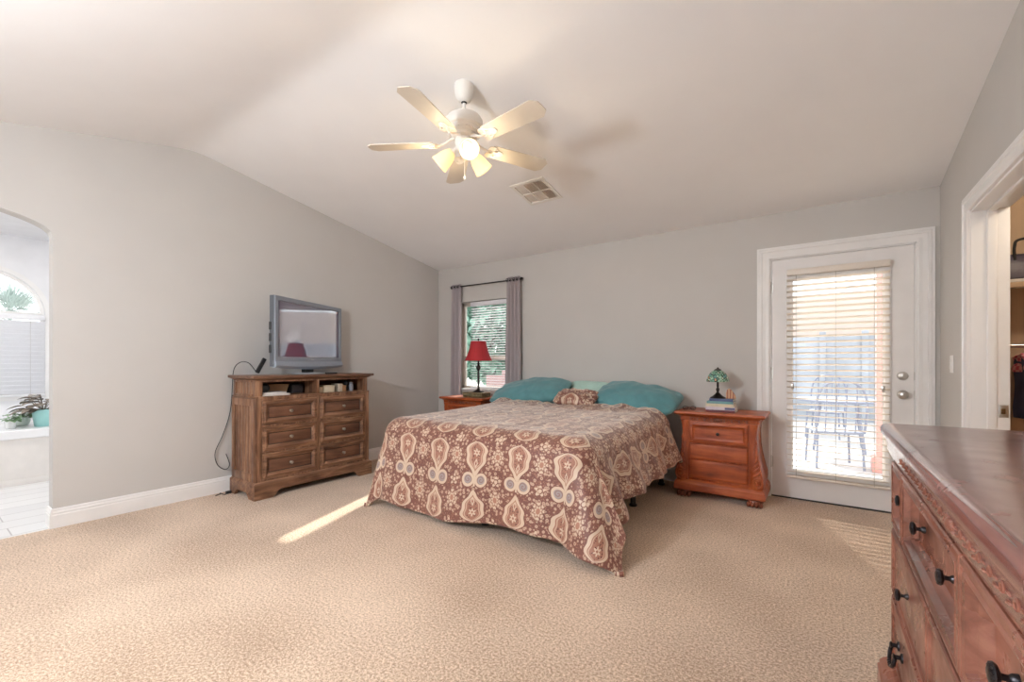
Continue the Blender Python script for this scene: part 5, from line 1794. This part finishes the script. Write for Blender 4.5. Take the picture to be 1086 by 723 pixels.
def garment(x, length, mat, mat2, label, seed, wd=0.40):
    o = empty('hanging_garment', (x, 4.18, 1.262), 0, label, 'garment', 'clothes hanging in the closet')
    bm = NB(); tube(bm, smooth_path([(0, 0.0, -0.005), (0.0, 0.014, 0.006), (0, 0.0, 0.018), (0, -0.014, 0.004), (0, -0.004, -0.022), (0, 0, -0.045)], 5), 0.0025, 6)
    tube(bm, [(0, -wd / 2 + 0.02, -0.10), (0, 0, -0.045), (0, wd / 2 - 0.02, -0.10)], 0.006, 6)
    mk('hanger', bm, M['rod'], o)
    def cloth(nm, z0, z1, ext, m):
        bm = NB()
        loops = []
        for j in range(14):
            f = j / 13
            z = z0 + (z1 - z0) * f
            lp_ = []
            hwd = (wd / 2) * (min(1.0, 0.72 + f * 1.2)) + ext
            for k in range(40):
                t = 2 * PI * k / 40
                yy = hwd * math.cos(t)
                sh = 0.055 * (abs(yy) / (wd / 2)) if f < 0.2 else 0
                xx = (0.032 + ext + 0.012 * math.sin(6 * t + seed + f)) * math.sin(t)
                lp_.append((xx + 0.01 * n3(f * 3, t, seed), yy, z - sh * (1 - f * 5 if f < 0.2 else 0)))
            loops.append(lp_)
        loft(bm, loops)
        return mk(nm, bm, m, o, smooth=60)
    cloth('garment_body', -0.05, -length, 0.0, mat)
    cloth('collar_panel', -0.046, -0.17, 0.004, mat2)


def plaid(name, a, b):
    m, nt, bs = new_mat(name)
    tc = nt.nodes.new('ShaderNodeTexCoord')
    ck = nt.nodes.new('ShaderNodeTexChecker'); ck.inputs['Scale'].default_value = 38
    ck.inputs['Color1'].default_value = a + (1,); ck.inputs['Color2'].default_value = b + (1,)
    nt.links.new(tc.outputs['Object'], ck.inputs['Vector']); nt.links.new(ck.outputs[0], bs.inputs['Base Color']); bs.inputs['Roughness'].default_value = 0.9
    return m


NAVY = pmat('navy_fleece', (0.055, 0.065, 0.14), 0.9, noise_scale=10, noise_amt=0.2)
PINK = plaid('pink_plaid', (0.62, 0.12, 0.20), (0.75, 0.38, 0.42))
garment(1.075, 0.47, NAVY, PINK, 'navy garment with pink plaid collar, first on the closet rail beside the door jamb', 1)
garment(1.20, 0.55, PINK, NAVY, 'pink plaid garment behind the navy one on the closet rail', 4)
garment(1.33, 0.60, pmat('grey_cotton', (0.42, 0.42, 0.44), 0.9), NAVY, 'grey garment third on the closet rail', 6)
o = empty('closet_lamp', (1.45, 3.1, 2.46), 0, 'small round closet ceiling lamp', 'ceiling lamp')
mk('housing', lathe(NB(), [(0.10, 0.0), (0.11, -0.015), (0.08, -0.03)], 24), M['trim'], o)
add_light('closet_lamp_light', 'POINT', (1.45, 3.1, 2.36), 12, (1.0, 0.83, 0.62), shadow_soft_size=0.06)

# added glowing globe, unseen behind the camera, as fill light for the room
o = empty('added_fill_globe', (-1.9, -0.75, cz(-0.75)), 0, 'added glowing globe for fill light, unseen behind the camera', 'fill light')
mk('canopy', lathe(NB(), [(0.06, 0.01), (0.062, -0.012), (0.02, -0.028), (0.008, -0.03), (0.008, -0.48), (0.05, -0.50)], 24), M['fanwhite'], o)
bm = NB(); blob(bm, (0, 0, -0.63), 0.15, 0.15, 0.15, 3)
mk('globe', bm, pmat('fill_light_globe', (1, 1, 1), 0.4, emit=(0.90, 0.95, 1.0), emit_s=FILL_GLOBE), o, smooth=180)
